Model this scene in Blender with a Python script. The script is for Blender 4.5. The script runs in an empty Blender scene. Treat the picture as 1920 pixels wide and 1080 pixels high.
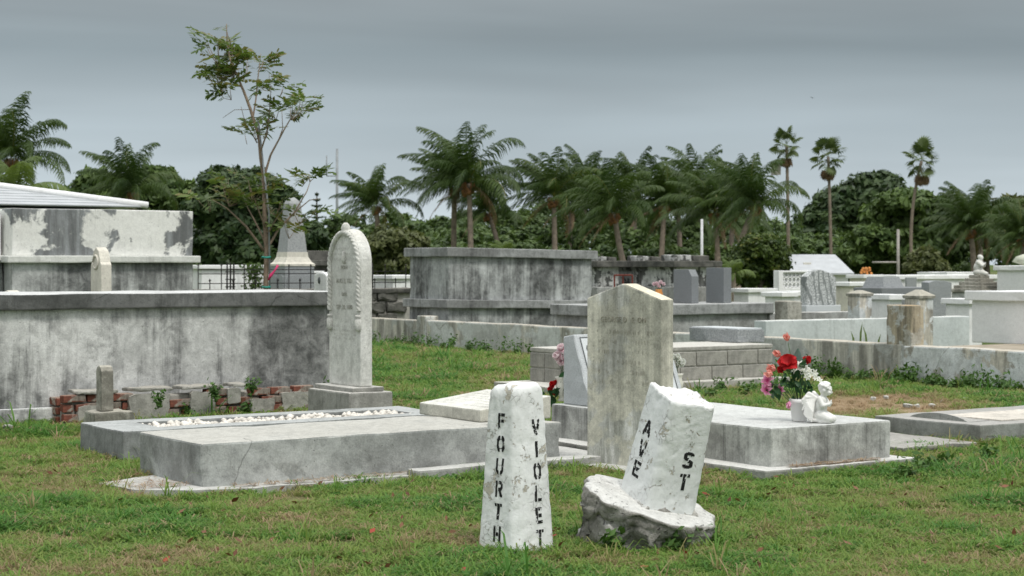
import bpy, bmesh, math, random
import numpy as np
from mathutils import Vector, Matrix, noise
from mathutils.bvhtree import BVHTree
random.seed(7)
rng = np.random.default_rng(7)
sc = bpy.context.scene
C = sc.collection
rad = math.radians

# ---------------------------------------------------------------- camera, sky, sun, exposure
CAM_H, FPX, HOR, ANG = 1.4, 3330.0, 495.0, rad(34)
cs, sn = math.cos(ANG), math.sin(ANG)
RV = Vector((cs, -sn, 0)); FV = Vector((sn, cs, 0)); UP = Vector((0, 0, 1))
cam_d = bpy.data.cameras.new('camera'); cam = bpy.data.objects.new('camera', cam_d); C.objects.link(cam)
cam.location = (0, 0, CAM_H); cam.rotation_euler = (math.pi/2, 0, -ANG)
cam_d.sensor_width = 36; cam_d.lens = 36*FPX/1920; cam_d.shift_y = -45/1920
cam_d.clip_start = .1; cam_d.clip_end = 3000
cam_d.dof.use_dof = True; cam_d.dof.focus_distance = 9.6; cam_d.dof.aperture_fstop = 7.5
sc.camera = cam
sc.view_settings.view_transform = 'Standard'; sc.view_settings.look = 'None'
sc.view_settings.exposure = .53; sc.view_settings.gamma = 1
sc.cycles.use_denoising = True
sc.cycles.max_bounces = 6; sc.cycles.transparent_max_bounces = 8

SUN_DIR = (RV*.38 - FV*.55 + UP*1.1).normalized()      # towards the veiled sun
sun_d = bpy.data.lights.new('sun', 'SUN'); sun_d.energy = 1.35; sun_d.angle = rad(12); sun_d.color = (1, .965, .91)
sun = bpy.data.objects.new('sun', sun_d); C.objects.link(sun)
sun.rotation_euler = SUN_DIR.to_track_quat('Z', 'Y').to_euler()

class N:
    """small node-tree writer"""
    def __init__(s, tree): s.t = tree
    def __call__(s, typ, props=None, **inp):
        n = s.t.nodes.new('ShaderNode'+typ)
        for k, v in (props or {}).items(): setattr(n, k, v)
        for k, v in inp.items():
            key = int(k[1:]) if k[0] == '_' and k[1:].isdigit() else k.replace('_', ' ')
            s.put(n.inputs[key], v)
        return n
    def put(s, sock, v):
        if isinstance(v, bpy.types.NodeSocket): s.t.links.new(v, sock)
        elif isinstance(v, bpy.types.Node): s.t.links.new(v.outputs[0], sock)
        else:
            if isinstance(v, tuple) and len(v) == 3 and sock.type == 'RGBA': v = v+(1,)
            sock.default_value = v
    def noise(s, vec, scale, detail=5, rough=.6, dist=0):
        return s('TexNoise', Vector=vec, Scale=scale, Detail=detail, Roughness=rough, Distortion=dist).outputs[0]
    def ramp(s, v, a, b):
        n = s('MapRange', {'interpolation_type': 'SMOOTHSTEP'}, Value=v, From_Min=a, From_Max=b); return n.outputs[0]
    def math(s, op, a, b=0.): return s('Math', {'operation': op}, _0=a, _1=b).outputs[0]
    def mix(s, f, a, b, mode='MIX'):
        n = s.t.nodes.new('ShaderNodeMix'); n.data_type = 'RGBA'; n.blend_type = mode
        s.put(n.inputs[0], f); s.put(n.inputs[6], a); s.put(n.inputs[7], b); return n.outputs[2]

w = bpy.data.worlds.new('World'); sc.world = w; w.use_nodes = True
w.node_tree.nodes.clear(); n = N(w.node_tree)
tc = n('TexCoord'); sep = n('SeparateXYZ', Vector=tc.outputs['Generated'])
el = sep.outputs[2]
cr = n('ValToRGB', Fac=n.math('MAXIMUM', el, 0.))
e = cr.color_ramp.elements
e[0].position = 0; e[0].color = (.455, .515, .55, 1)
e[1].position = 1; e[1].color = (1.12, 1.13, 1.13, 1)
for p, c in ((.04, (.40, .458, .492)), (.075, (.31, .362, .392)), (.092, (.275, .32, .345)), (.118, (.205, .245, .265)), (.15, (.22, .25, .264)), (.20, (.27, .29, .298)), (.32, (.45, .48, .50)), (.6, (.85, .87, .88))):
    k = e.new(p); k.color = c+(1,)
mp = n('Mapping', Vector=tc.outputs['Generated'], Scale=(1.3, 1.3, 14))
cl = n.noise(mp.outputs[0], 1.6, 3, .45, .6)
cf = n('MapRange', Value=cl, From_Min=.3, From_Max=.7, To_Min=.86, To_Max=1.13).outputs[0]
deck = n.mix(1., cr.outputs[0], n('CombineColor', _0=cf, _1=cf, _2=cf).outputs[0], 'MULTIPLY')
sky = n('TexSky', {'sky_type': 'NISHITA', 'sun_disc': False, 'sun_elevation': math.asin(SUN_DIR.z),
                   'sun_rotation': math.atan2(SUN_DIR.x, SUN_DIR.y)})
clear = n.mix(1., sky.outputs[0], (.06, .06, .06), 'MULTIPLY')
bg = n('Background', Color=n.mix(.95, clear, deck), Strength=1.0)
wo = n('OutputWorld', Surface=bg.outputs[0])

# ---------------------------------------------------------------- picture geometry -> place
def at(px, d, z=0.):
    p = RV*((px-960)/FPX*d) + FV*d; p.z = z; return p
def gp(px, py, z=0.):
    return at(px, FPX*(CAM_H-z)/(py-HOR), z)
def zat(py, d): return CAM_H-(py-HOR)*d/FPX
def ulen(p, px, ax=(1, 0)):
    k = (px-960)/FPX; a = Vector((ax[0], ax[1], 0))
    return (k*p.dot(FV)-p.dot(RV))/(a.dot(RV)-k*a.dot(FV))
def vlen(p, px): return ulen(p, px, (0, 1))

# ---------------------------------------------------------------- object helpers
FOOT = []        # footprints that keep the grass out: x0, y0, x1, y1
def mesh_of(bm, name='m', smooth=None):
    me = bpy.data.meshes.new(name); bm.normal_update(); bm.to_mesh(me); bm.free()
    if smooth: me.shade_smooth()
    return me
def ob(name, me, mat=None, parent=None, loc=None, label=None, cat=None, group=None, kind=None, rotz=0.):
    o = bpy.data.objects.new(name, me); C.objects.link(o)
    if mat is not None and me is not None and len(me.materials) == 0: me.materials.append(mat)
    if parent is not None: o.parent = parent
    if loc is not None: o.location = loc
    if rotz: o.rotation_euler = (0, 0, rotz)
    if label: o['label'] = label
    if cat: o['category'] = cat
    if group: o['group'] = group
    if kind: o['kind'] = kind
    return o
def thing(name, label, cat, loc, group=None, rotz=0.):
    return ob(name, None, None, None, loc, label, cat, group, None, rotz)
def pyd(verts, faces, smooth=False):
    me = bpy.data.meshes.new('m'); me.from_pydata([tuple(v) for v in verts], [], faces); me.update()
    if smooth: me.shade_smooth()
    return me
def npmesh(V, Fq, attrs=None, smooth=False):
    """V (n,3), Fq (m,k) all faces the same size"""
    me = bpy.data.meshes.new('m'); V = np.asarray(V, np.float32); Fq = np.asarray(Fq, np.int32)
    m, k = Fq.shape
    me.vertices.add(len(V)); me.vertices.foreach_set('co', V.ravel())
    me.loops.add(m*k); me.loops.foreach_set('vertex_index', Fq.ravel())
    me.polygons.add(m); me.polygons.foreach_set('loop_start', np.arange(0, m*k, k, dtype=np.int32))
    me.polygons.foreach_set('loop_total', np.full(m, k, np.int32))
    for nm, arr in (attrs or {}).items():
        a = me.attributes.new(nm, 'FLOAT', 'POINT'); a.data.foreach_set('value', np.asarray(arr, np.float32))
    me.update(calc_edges=True)
    if smooth: me.shade_smooth()
    return me
def rough_box(lx, ly, h, bev=.012, amp=.004, cell=.16, freq=3., seed=0., chip=0., z0=0., wedge=0., taper=0.):
    bm = bmesh.new(); bmesh.ops.create_cube(bm, size=1)
    for v in bm.verts:
        v.co = Vector(((v.co.x+.5)*lx, (v.co.y+.5)*ly, z0+(v.co.z+.5)*h))
        if wedge and v.co.z > z0+h/2: v.co.z += wedge*v.co.x/lx
        if taper and v.co.z > z0+h/2:
            v.co.x += taper*(1 if v.co.x < lx/2 else -1); v.co.y += taper*(1 if v.co.y < ly/2 else -1)
    if bev: bmesh.ops.bevel(bm, geom=bm.edges[:], offset=bev, segments=2, affect='EDGES', profile=.6)
    if cell:
        for ax, L, o in ((0, lx, 0), (1, ly, 0), (2, h, z0)):
            k = int(L/cell); no = Vector((0, 0, 0)); no[ax] = 1
            for i in range(1, k+1):
                co = Vector((0, 0, 0)); co[ax] = o+L*i/(k+1)
                bmesh.ops.bisect_plane(bm, geom=bm.verts[:]+bm.edges[:]+bm.faces[:], plane_co=co, plane_no=no)
    if amp:
        off = Vector((seed*7.3, seed*3.1, seed*5.7))
        for v in bm.verts:
            d = noise.noise_vector(v.co*freq+off)*amp + noise.noise_vector(v.co*freq*4+off)*amp*.45
            if chip:
                e_ = sum(1 for a, L, o in ((0, lx, 0), (1, ly, 0), (2, h, z0)) if min(v.co[a]-o, o+L-v.co[a]) < bev*1.3)
                if e_ >= 2:
                    k = max(0, noise.noise(v.co*5+off)-.15)*chip
                    ctr = Vector((lx/2, ly/2, z0+h/2)); d += (ctr-v.co).normalized()*k
            v.co += d
    me = mesh_of(bm)
    return me
def rbox(name, p, lu, lv, h, mat, parent=None, foot=True, label=None, cat=None, group=None, rotz=0., **kw):
    """grid-aligned concrete block; p = near corner (world, or local when parented)"""
    me = rough_box(lu, lv, h, **kw)
    o = ob(name, me, mat, parent, Vector(p), label, cat, group, None, rotz)
    b = Vector(p)+(parent.location if parent else Vector())
    if foot and b.z < .09: FOOT.append((b.x, b.y, b.x+lu, b.y+lv))
    return o
def prism(prof, t, bev=.008, amp=.002, cell=.12, seed=0.):
    """outline in (y, z), thickness along x; front face at x = 0"""
    bm = bmesh.new()
    a = [bm.verts.new((0, y, z)) for y, z in prof]; b = [bm.verts.new((t, y, z)) for y, z in prof]
    k = len(prof)
    bm.faces.new(a); bm.faces.new(list(reversed(b)))
    for i in range(k): bm.faces.new((a[(i+1) % k], a[i], b[i], b[(i+1) % k]))
    bmesh.ops.recalc_face_normals(bm, faces=bm.faces[:])
    if bev:
        es = [e_ for e_ in bm.edges if len(e_.link_faces) == 2 and e_.calc_face_angle(0) > .6]
        bmesh.ops.bevel(bm, geom=es, offset=bev, segments=2, affect='EDGES', profile=.6)
    zs = [q[1] for q in prof]; ys = [q[0] for q in prof]
    if cell:
        for ax, lo, hi in ((1, min(ys), max(ys)), (2, min(zs), max(zs))):
            kk = int((hi-lo)/cell); no = Vector((0, 0, 0)); no[ax] = 1
            for i in range(1, kk+1):
                co = Vector((0, 0, 0)); co[ax] = lo+(hi-lo)*i/(kk+1)
                bmesh.ops.bisect_plane(bm, geom=bm.verts[:]+bm.edges[:]+bm.faces[:], plane_co=co, plane_no=no)
    if amp:
        for v in bm.verts: v.co += noise.noise_vector(v.co*4+Vector((seed, seed*2, 0)))*amp
    return mesh_of(bm)
def tube_into(bm, pts, radii, seg=8, cap=True, twist=None):
    rings = []; pts = [Vector(p) for p in pts]; ref = None
    for i, p in enumerate(pts):
        t = (pts[min(i+1, len(pts)-1)]-pts[max(i-1, 0)]).normalized()
        if ref is None: ref = t.orthogonal().normalized()
        ref = (ref-t*ref.dot(t)).normalized(); b = t.cross(ref)
        ring = []
        for k in range(seg):
            a = 2*math.pi*k/seg; r = radii[i] if hasattr(radii, '__len__') else radii
            if twist: r *= twist(i, a)
            ring.append(bm.verts.new(p+(ref*math.cos(a)+b*math.sin(a))*r))
        rings.append(ring)
    for i in range(len(rings)-1):
        for k in range(seg):
            bm.faces.new((rings[i][k], rings[i][(k+1) % seg], rings[i+1][(k+1) % seg], rings[i+1][k]))
    if cap and seg > 2:
        bm.faces.new(list(reversed(rings[0]))); bm.faces.new(rings[-1])
def tube(pts, radii, seg=8, twist=None, smooth=True):
    bm = bmesh.new(); tube_into(bm, pts, radii, seg, True, twist); return mesh_of(bm, smooth=smooth)
def lathe(prof, seg=24, smooth=True, wob=None):
    bm = bmesh.new(); rings = []
    for r, z in prof:
        ring = []
        for k in range(seg):
            a = 2*math.pi*k/seg; rr = max(r, 1e-4)*(wob(a, z) if wob else 1)
            ring.append(bm.verts.new((rr*math.cos(a), rr*math.sin(a), z)))
        rings.append(ring)
    for i in range(len(rings)-1):
        for k in range(seg):
            bm.faces.new((rings[i][k], rings[i][(k+1) % seg], rings[i+1][(k+1) % seg], rings[i+1][k]))
    bm.faces.new(list(reversed(rings[0]))); bm.faces.new(rings[-1])
    return mesh_of(bm, smooth=smooth)
def frame_mat(org, right, up):
    r = Vector(right).normalized(); u = Vector(up).normalized(); nn = r.cross(u)
    return Matrix(((r.x, u.x, nn.x, org[0]), (r.y, u.y, nn.y, org[1]), (r.z, u.z, nn.z, org[2]), (0, 0, 0, 1)))
def text_obj(body, size, org, right, up, mat, parent, name='inscription', depth=.0015, squeeze=1.):
    cu = bpy.data.curves.new('t', 'FONT'); cu.body = body; cu.size = size; cu.extrude = depth
    cu.align_x = 'CENTER'; cu.align_y = 'CENTER'; cu.resolution_u = 2
    to = bpy.data.objects.new('t', cu); me = bpy.data.meshes.new_from_object(to)
    bpy.data.objects.remove(to)
    me.transform(Matrix.Diagonal((squeeze, 1, 1, 1)))
    me.transform(frame_mat(org, right, up)); me.materials.clear()
    return ob(name, me, mat, parent, kind='stuff')

# ---------------------------------------------------------------- materials
def new_mat(name):
    m = bpy.data.materials.new(name); m.use_nodes = True; m.node_tree.nodes.clear()
    return m, N(m.node_tree)
def finish(n, col, rough=.85, hgt=None, bstr=.4, bdist=.01, spec=.25):
    b = n('BsdfPrincipled', Base_Color=col, Roughness=rough)
    b.inputs['Specular IOR Level'].default_value = spec
    if hgt is not None:
        n.put(b.inputs['Normal'], n('Bump', Strength=bstr, Distance=bdist, Height=hgt).outputs[0])
    n('OutputMaterial', Surface=b.outputs[0])
def concrete(name, a, b, dark=(.035, .036, .034), streak=.5, blot=.35, seed=0., top=None, topamt=.75, sc_=1., sfreq=5., cover=.5, peel=None, peelamt=.6, bump=.5, joints=None, crack=0., mott=1.):
    m, n = new_mat(name)
    tcn = n('TexCoord').outputs['Object']
    v = n('Mapping', Vector=tcn, Location=(seed*3.7, seed*1.9, seed*2.3)).outputs[0]
    geo = n('NewGeometry'); nz = n('SeparateXYZ', Vector=geo.outputs['Normal']).outputs[2]
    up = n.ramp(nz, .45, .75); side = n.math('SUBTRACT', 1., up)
    big = n.noise(v, 1.1*sc_, 7, .62, .3)
    col = n.mix(n.ramp(big, .40, .60), a, b)
    mot = n.noise(v, 6.5*sc_, 9, .72, .4)
    col = n.mix(n.math('MULTIPLY', n.ramp(mot, .49, .60), .42*mott), col, tuple(.66*x+.0 for x in b))
    col = n.mix(n.math('MULTIPLY', n.ramp(mot, .50, .30), .4*mott), col, tuple(min(.85, 1.28*x) for x in a))
    if peel:      # patches where the limewash is gone
        pk = n.noise(v, 1.7*sc_, 7, .58, .35)
        col = n.mix(n.math('MULTIPLY', n.ramp(n.math('ADD', pk, n.math('MULTIPLY', n.math('SUBTRACT', mot, .5), .16)), .595-.2*peelamt, .64-.2*peelamt), .92), col,
                    n.mix(n.ramp(n.noise(n('Mapping', Vector=v, Scale=(7, 7, .8)).outputs[0], 1., 6, .7), .35, .62), tuple(min(.8, x*1.7) for x in peel), tuple(x*.62 for x in peel)))
    if streak:
        sv = n('Mapping', Vector=v, Scale=(sfreq, sfreq, .26)).outputs[0]
        s1 = n.noise(sv, 1., 6, .66, .25)
        big2 = n.noise(n('Mapping', Vector=v, Scale=(1, 1, .55)).outputs[0], .9*sc_, 3, .5)
        cov = n.math('ADD', s1, n.math('MULTIPLY', n.math('SUBTRACT', big2, .5), 1.1))
        fs = n.noise(n('Mapping', Vector=v, Scale=(sfreq*5, sfreq*5, .9)).outputs[0], 1., 5, .7)
        cov = n.math('ADD', cov, n.math('MULTIPLY', n.math('SUBTRACT', fs, .5), .34))
        cov = n.math('ADD', cov, n.math('MULTIPLY', n.math('SUBTRACT', mot, .5), .12))
        f = n.math('MULTIPLY', n.math('MULTIPLY', n.ramp(cov, .72-.36*cover, .98-.36*cover), side), n.math('MULTIPLY', n('MapRange', Value=mot, From_Min=.35, From_Max=.65, To_Min=.62, To_Max=1.).outputs[0], streak))
        col = n.mix(f, col, dark)
        f2 = n.math('MULTIPLY', n.math('MULTIPLY', n.ramp(fs, .60, .70), side), streak*.45)
        col = n.mix(f2, col, tuple(x*1.6 for x in dark))
    bl = n.noise(v, 3.2*sc_, 10, .74, .2)
    col = n.mix(n.math('MULTIPLY', n.ramp(bl, .54, .74), blot), col, dark)
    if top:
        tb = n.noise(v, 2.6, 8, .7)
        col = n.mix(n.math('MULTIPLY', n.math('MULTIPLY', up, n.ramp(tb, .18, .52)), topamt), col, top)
    if joints:    # faint lines of the blockwork telegraphing through the render coat
        br = n('TexBrick', {'offset': .5}, Vector=n('Mapping', Vector=n.mix(.035, tcn, n('TexNoise', Vector=tcn, Scale=5.).outputs[1]), Rotation=(math.pi/2, 0, 0)).outputs[0], Color1=(0, 0, 0), Color2=(0, 0, 0), Mortar=(1, 1, 1),
               Scale=1., Mortar_Size=.012, Mortar_Smooth=1., Brick_Width=joints[0], Row_Height=joints[1])
        jf = n.math('MULTIPLY', n.math('MULTIPLY', br.outputs[0], side), n.math('MULTIPLY', n.ramp(big, .4, .6), joints[2]))
        col = n.mix(jf, col, (.5, .51, .5))
    gr = n.noise(tcn, 75., 3, .7); md = n.noise(tcn, 17., 6, .7)
    val = n('MapRange', Value=n.math('ADD', n.math('MULTIPLY', gr, .5), n.math('MULTIPLY', md, .5)), From_Min=.3, From_Max=.7, To_Min=1-.34*min(1, .4+.6*mott), To_Max=1+.24*min(1, .4+.6*mott)).outputs[0]
    col = n.mix(1., col, n('CombineColor', _0=val, _1=val, _2=val).outputs[0], 'MULTIPLY')
    if crack:
      cv_ = n.mix(.22, v, n('TexNoise', Vector=v, Scale=2.6, Detail=6.).outputs[1])
      ce = n('TexVoronoi', {'feature': 'DISTANCE_TO_EDGE'}, Vector=cv_, Scale=1.15).outputs[0]
      ck = n.math('MULTIPLY', n.math('SUBTRACT', 1., n.ramp(ce, .001, .006)), n.ramp(n.noise(v, 1.3, 3, .5), .52, .60))
      col = n.mix(n.math('MULTIPLY', ck, crack), col, dark)
    pit = n.ramp(n.noise(tcn, 38., 2, .5), .66, .72)
    col = n.mix(n.math('MULTIPLY', pit, .35), col, dark)
    h = n.math('SUBTRACT', n.math('ADD', n.math('MULTIPLY', gr, .35), md), n.math('MULTIPLY', pit, .8))
    finish(n, col, .9, h, bump, .008, .2)
    return m
def plain(name, col, rough=.6, var=.15, scale=12., spec=.3, bump=.15, metal=0.):
    m, n = new_mat(name); tcn = n('TexCoord').outputs['Object']
    k = n.noise(tcn, scale, 5, .65)
    vv = n('MapRange', Value=k, From_Min=.3, From_Max=.7, To_Min=1-var, To_Max=1+var).outputs[0]
    c = n.mix(1., col, n('CombineColor', _0=vv, _1=vv, _2=vv).outputs[0], 'MULTIPLY')
    finish(n, c, rough, k, bump, .004, spec)
    return m
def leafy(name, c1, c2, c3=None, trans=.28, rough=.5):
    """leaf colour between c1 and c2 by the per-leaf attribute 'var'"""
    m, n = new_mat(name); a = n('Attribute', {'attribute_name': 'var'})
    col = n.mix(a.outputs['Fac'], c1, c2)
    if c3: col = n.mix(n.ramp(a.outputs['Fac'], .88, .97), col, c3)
    b = n('BsdfPrincipled', Base_Color=col, Roughness=rough); b.inputs['Specular IOR Level'].default_value = .3
    t = n('BsdfTranslucent', Color=n.mix(1., col, (1.25, 1.3, .7), 'MULTIPLY'))
    mx = n('MixShader', _0=trans, _1=b.outputs[0], _2=t.outputs[0]); n('OutputMaterial', Surface=mx.outputs[0])
    return m
def peel_paint(name, paint, under, amt, seed, lichen=.3):
    """flaking white road-marker paint over bare cement"""
    m, n = new_mat(name); tcn = n('TexCoord').outputs['Object']
    v = n('Mapping', Vector=tcn, Location=(seed, seed*2, seed*.7)).outputs[0]
    p = n.noise(v, 8.5, 9, .68, .6); fine = n.noise(v, 34, 7, .75, .4)
    mask = n.ramp(n.math('ADD', p, n.math('MULTIPLY', n.math('SUBTRACT', fine, .5), .42)), .66-.1*amt, .672-.1*amt)
    vo = n('TexVoronoi', {'feature': 'DISTANCE_TO_EDGE'}, Vector=n.mix(.06, v, n('TexNoise', Vector=v, Scale=14.).outputs[1]), Scale=24.)
    crack = n.math('MULTIPLY', n.math('SUBTRACT', 1., n.ramp(vo.outputs[0], .0, .035)), n.ramp(n.noise(v, 6, 3, .5), .5, .62))
    pc = n.mix(n.ramp(n.noise(v, 3, 6, .7), .35, .7), paint, tuple(x*.84 for x in paint))
    lich = n.ramp(n.noise(v, 48, 5, .75), .60, .70)
    pc = n.mix(n.math('MULTIPLY', lich, lichen), pc, (.30, .31, .29))
    pc = n.mix(n.math('MULTIPLY', crack, .5), pc, (.33, .31, .27))
    uc = n.mix(n.ramp(n.noise(v, 20, 6, .7), .3, .7), under, tuple(x*.62 for x in under))
    col = n.mix(mask, pc, uc)
    h = n.math('SUBTRACT', n.math('SUBTRACT', n.math('MULTIPLY', n.noise(v, 60, 5, .7), .55), n.math('MULTIPLY', mask, .9)), n.math('MULTIPLY', crack, .5))
    finish(n, col, .75, h, .9, .007, .25)
    return m
M = {}
W_ = (.62, .65, .65)
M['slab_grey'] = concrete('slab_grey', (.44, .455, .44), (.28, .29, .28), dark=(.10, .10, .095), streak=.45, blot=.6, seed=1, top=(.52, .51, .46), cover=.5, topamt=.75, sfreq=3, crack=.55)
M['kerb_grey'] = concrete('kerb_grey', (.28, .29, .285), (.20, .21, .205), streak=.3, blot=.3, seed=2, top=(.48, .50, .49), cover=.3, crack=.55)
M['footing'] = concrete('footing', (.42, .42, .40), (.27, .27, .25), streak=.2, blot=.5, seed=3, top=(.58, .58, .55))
M['slab_white'] = concrete('slab_white', (.54, .55, .52), (.33, .335, .315), dark=(.07, .07, .065), streak=.85, blot=.45, seed=4, top=(.58, .595, .58), cover=.62, topamt=.8, sfreq=7, crack=.55)
M['plinth_white'] = concrete('plinth_white', (.40, .40, .37), (.24, .24, .22), streak=.6, blot=.5, seed=5, top=(.62, .62, .59), topamt=.95)
M['tablet'] = concrete('tablet', (.56, .55, .48), (.47, .46, .40), streak=.2, blot=.25, seed=6, top=(.74, .74, .69))
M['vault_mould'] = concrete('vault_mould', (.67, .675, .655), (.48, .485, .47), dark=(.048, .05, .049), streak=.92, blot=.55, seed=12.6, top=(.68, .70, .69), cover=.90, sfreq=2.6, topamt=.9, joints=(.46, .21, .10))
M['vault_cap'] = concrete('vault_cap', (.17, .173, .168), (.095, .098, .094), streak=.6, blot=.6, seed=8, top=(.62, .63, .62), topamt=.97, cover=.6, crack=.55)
M['vault_mid'] = concrete('vault_mid', (.50, .52, .51), (.38, .395, .39), dark=(.055, .057, .055), streak=.95, blot=.25, seed=9.5, top=(.45, .46, .45), cover=.78, sfreq=3.4)
M['cap_mid'] = concrete('cap_mid', (.34, .35, .345), (.22, .225, .22), streak=.5, blot=.4, seed=10, top=(.45, .46, .45))
M['limewash'] = concrete('limewash', (.80, .80, .76), (.72, .72, .68), dark=(.11, .115, .115), streak=.35, blot=.2, seed=11, peel=(.15, .16, .165), peelamt=.33, cover=.45, top=(.7, .71, .68), mott=.35)
M['limewash_low'] = concrete('limewash_low', (.56, .575, .56), (.40, .41, .40), dark=(.06, .063, .062), streak=.9, blot=.4, seed=13, cover=.8, sfreq=3)
M['limewash_ledge'] = concrete('limewash_ledge', (.68, .69, .65), (.58, .59, .56), streak=.3, blot=.25, seed=14, mott=.4)
M['white_paint'] = concrete('white_paint', (.84, .845, .84), (.80, .805, .80), dark=(.36, .37, .36), streak=.3, blot=.2, seed=15, top=(.82, .83, .83), cover=.4, bump=.25, mott=.12)
M['white_far'] = concrete('white_far', (.85, .855, .85), (.80, .805, .80), dark=(.3, .31, .3), streak=.3, blot=.25, seed=16, bump=.2, mott=.12)
M['low_wall'] = concrete('low_wall', (.60, .62, .60), (.46, .47, .44), dark=(.12, .115, .095), streak=.5, blot=.3, seed=17, top=(.50, .46, .38), cover=.5, peel=(.42, .405, .355), peelamt=.42, sc_=.8, crack=.55)
M['low_wall_white'] = concrete('low_wall_white', (.68, .71, .71), (.57, .59, .58), dark=(.15, .14, .11), streak=.5, blot=.4, seed=18, top=(.52, .47, .38), cover=.45, peel=(.38, .355, .30), peelamt=.26, sc_=1.5, crack=.55)
M['pillar'] = concrete('pillar', (.56, .58, .56), (.40, .38, .32), dark=(.14, .12, .08), streak=.5, blot=.5, seed=19, top=(.46, .34, .20), peel=(.27, .235, .17), peelamt=.72, sc_=2.)
M['blue_wall'] = concrete('blue_wall', (.62, .665, .66), (.53, .575, .57), dark=(.12, .13, .12), streak=.45, blot=.35, seed=20, top=(.66, .66, .62), cover=.4, mott=.35)
M['grime_wall'] = concrete('grime_wall', (.40, .41, .40), (.27, .27, .26), dark=(.10, .10, .09), streak=.6, blot=.4, seed=21, top=(.62, .62, .58))
M['block'] = concrete('block', (.37, .36, .32), (.27, .265, .24), dark=(.14, .135, .12), streak=.4, blot=.3, seed=22, top=(.60, .59, .54))
M['mortar'] = concrete('mortar', (.44, .43, .39), (.36, .35, .32), streak=.2, blot=.2, seed=23, top=(.60, .59, .54))
M['george'] = concrete('george', (.66, .64, .54), (.54, .53, .45), dark=(.20, .20, .17), streak=.62, blot=.35, seed=24.4, top=(.76, .70, .54), cover=.62, sfreq=7, peel=(.50, .51, .45), peelamt=.6, bump=.35)
M['marble_old'] = concrete('marble_old', (.68, .68, .64), (.56, .56, .52), dark=(.24, .24, .215), streak=.5, blot=.3, seed=25, top=(.62, .61, .56), cover=.55, sfreq=5, bump=.3)
M['marble_side'] = concrete('marble_side', (.50, .49, .44), (.36, .35, .31), dark=(.18, .17, .15), streak=.4, blot=.4, seed=26)
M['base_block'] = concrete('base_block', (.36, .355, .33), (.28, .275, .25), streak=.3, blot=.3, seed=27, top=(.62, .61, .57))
M['lichen_stone'] = concrete('lichen_stone', (.42, .41, .36), (.22, .21, .18), dark=(.10, .10, .08), streak=.5, blot=.6, seed=28, sc_=3., top=(.45, .43, .36))
M['dark_stone'] = concrete('dark_stone', (.13, .128, .115), (.065, .065, .06), dark=(.02, .02, .018), streak=.4, blot=.5, seed=29, sc_=2., top=(.22, .21, .18))
M['ruin_white'] = concrete('ruin_white', (.60, .61, .59), (.38, .385, .37), dark=(.045, .047, .045), streak=.6, blot=.7, seed=30, sc_=1.5, peel=(.06, .062, .058), peelamt=.62)
M['cream'] = concrete('cream', (.70, .67, .58), (.60, .575, .50), dark=(.25, .24, .2), streak=.3, blot=.25, seed=31, sc_=2, mott=.4)
M['slab_dirty'] = concrete('slab_dirty', (.30, .31, .29), (.22, .225, .205), streak=.3, blot=.4, seed=32, top=(.42, .41, .385), topamt=.8, crack=.55)
M['pinkish'] = concrete('pinkish', (.64, .60, .53), (.56, .53, .47), streak=.1, blot=.15, seed=33)
M['old_footing'] = concrete('old_footing', (.30, .295, .27), (.17, .165, .15), dark=(.03, .03, .027), blot=.75, streak=.3, seed=34, top=(.40, .39, .36), sc_=1.4)
M['brick'] = concrete('brick', (.235, .082, .055), (.165, .066, .048), dark=(.07, .05, .04), streak=.2, blot=.6, seed=35, sc_=3., top=(.33, .24, .19), topamt=.7, peel=(.30, .27, .23), peelamt=.3)
M['plaster'] = concrete('plaster', (.40, .39, .355), (.30, .295, .265), streak=.3, blot=.4, seed=36, sc_=2., top=(.42, .40, .35))
M['marker_paint'] = peel_paint('marker_paint', (.80, .815, .80), (.60, .565, .48), .52, 2.1, .34)
M['marker_paint2'] = peel_paint('marker_paint2', (.79, .81, .80), (.56, .53, .44), .42, 7.7, .18)
M['broken_top'] = peel_paint('broken_top', (.82, .82, .80), (.74, .72, .67), .2, 5.5, .15)
M['rubble'] = concrete('rubble', (.42, .41, .375), (.27, .26, .235), dark=(.05, .05, .045), streak=.2, blot=.6, seed=37, sc_=3., top=(.64, .64, .61), topamt=.95, bump=1.6)
M['letter'] = plain('letter', (.018, .018, .018), .7, .3, 40, .2)
M['engrave'] = plain('engrave', (.30, .285, .235), .9, .3, 20, .1)
M['engrave_white'] = plain('engrave_white', (.40, .395, .35), .9, .3, 20, .1)
M['engrave_grey'] = plain('engrave_grey', (.10, .11, .11), .9, .2, 20, .1)
M['iron'] = plain('iron', (.022, .02, .019), .7, .4, 8)
M['rust_red'] = plain('rust_red', (.16, .035, .025), .8, .4, 8)
M['steel'] = plain('steel', (.25, .27, .28), .5, .2, 3)
M['white_pole'] = plain('white_pole', (.60, .61, .61), .5)
M['pole_wood'] = plain('pole_wood', (.33, .31, .28), .8, .3, 4)
M['trunk_palm'] = plain('trunk_palm', (.23, .19, .155), .9, .35, 5, .1, .5)
M['trunk_fan'] = plain('trunk_fan', (.21, .175, .14), .9, .3, 5, .1, .5)
M['bark'] = plain('bark', (.26, .20, .15), .9, .3, 25, .1, .5)
M['bark_dark'] = plain('bark_dark', (.10, .085, .07), .9, .3, 5, .1, .5)
M['frond'] = leafy('frond', (.028, .056, .013), (.078, .122, .030), (.20, .17, .06), .3)
M['frond_light'] = leafy('frond_light', (.10, .15, .045), (.19, .25, .08), None, .35)
M['fan'] = leafy('fan', (.05, .08, .03), (.12, .16, .055), None, .25)
M['fan_dead'] = leafy('fan_dead', (.17, .11, .06), (.25, .17, .10), None, .2)
M['husk'] = plain('husk', (.22, .11, .05), .9, .4, 3)
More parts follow.
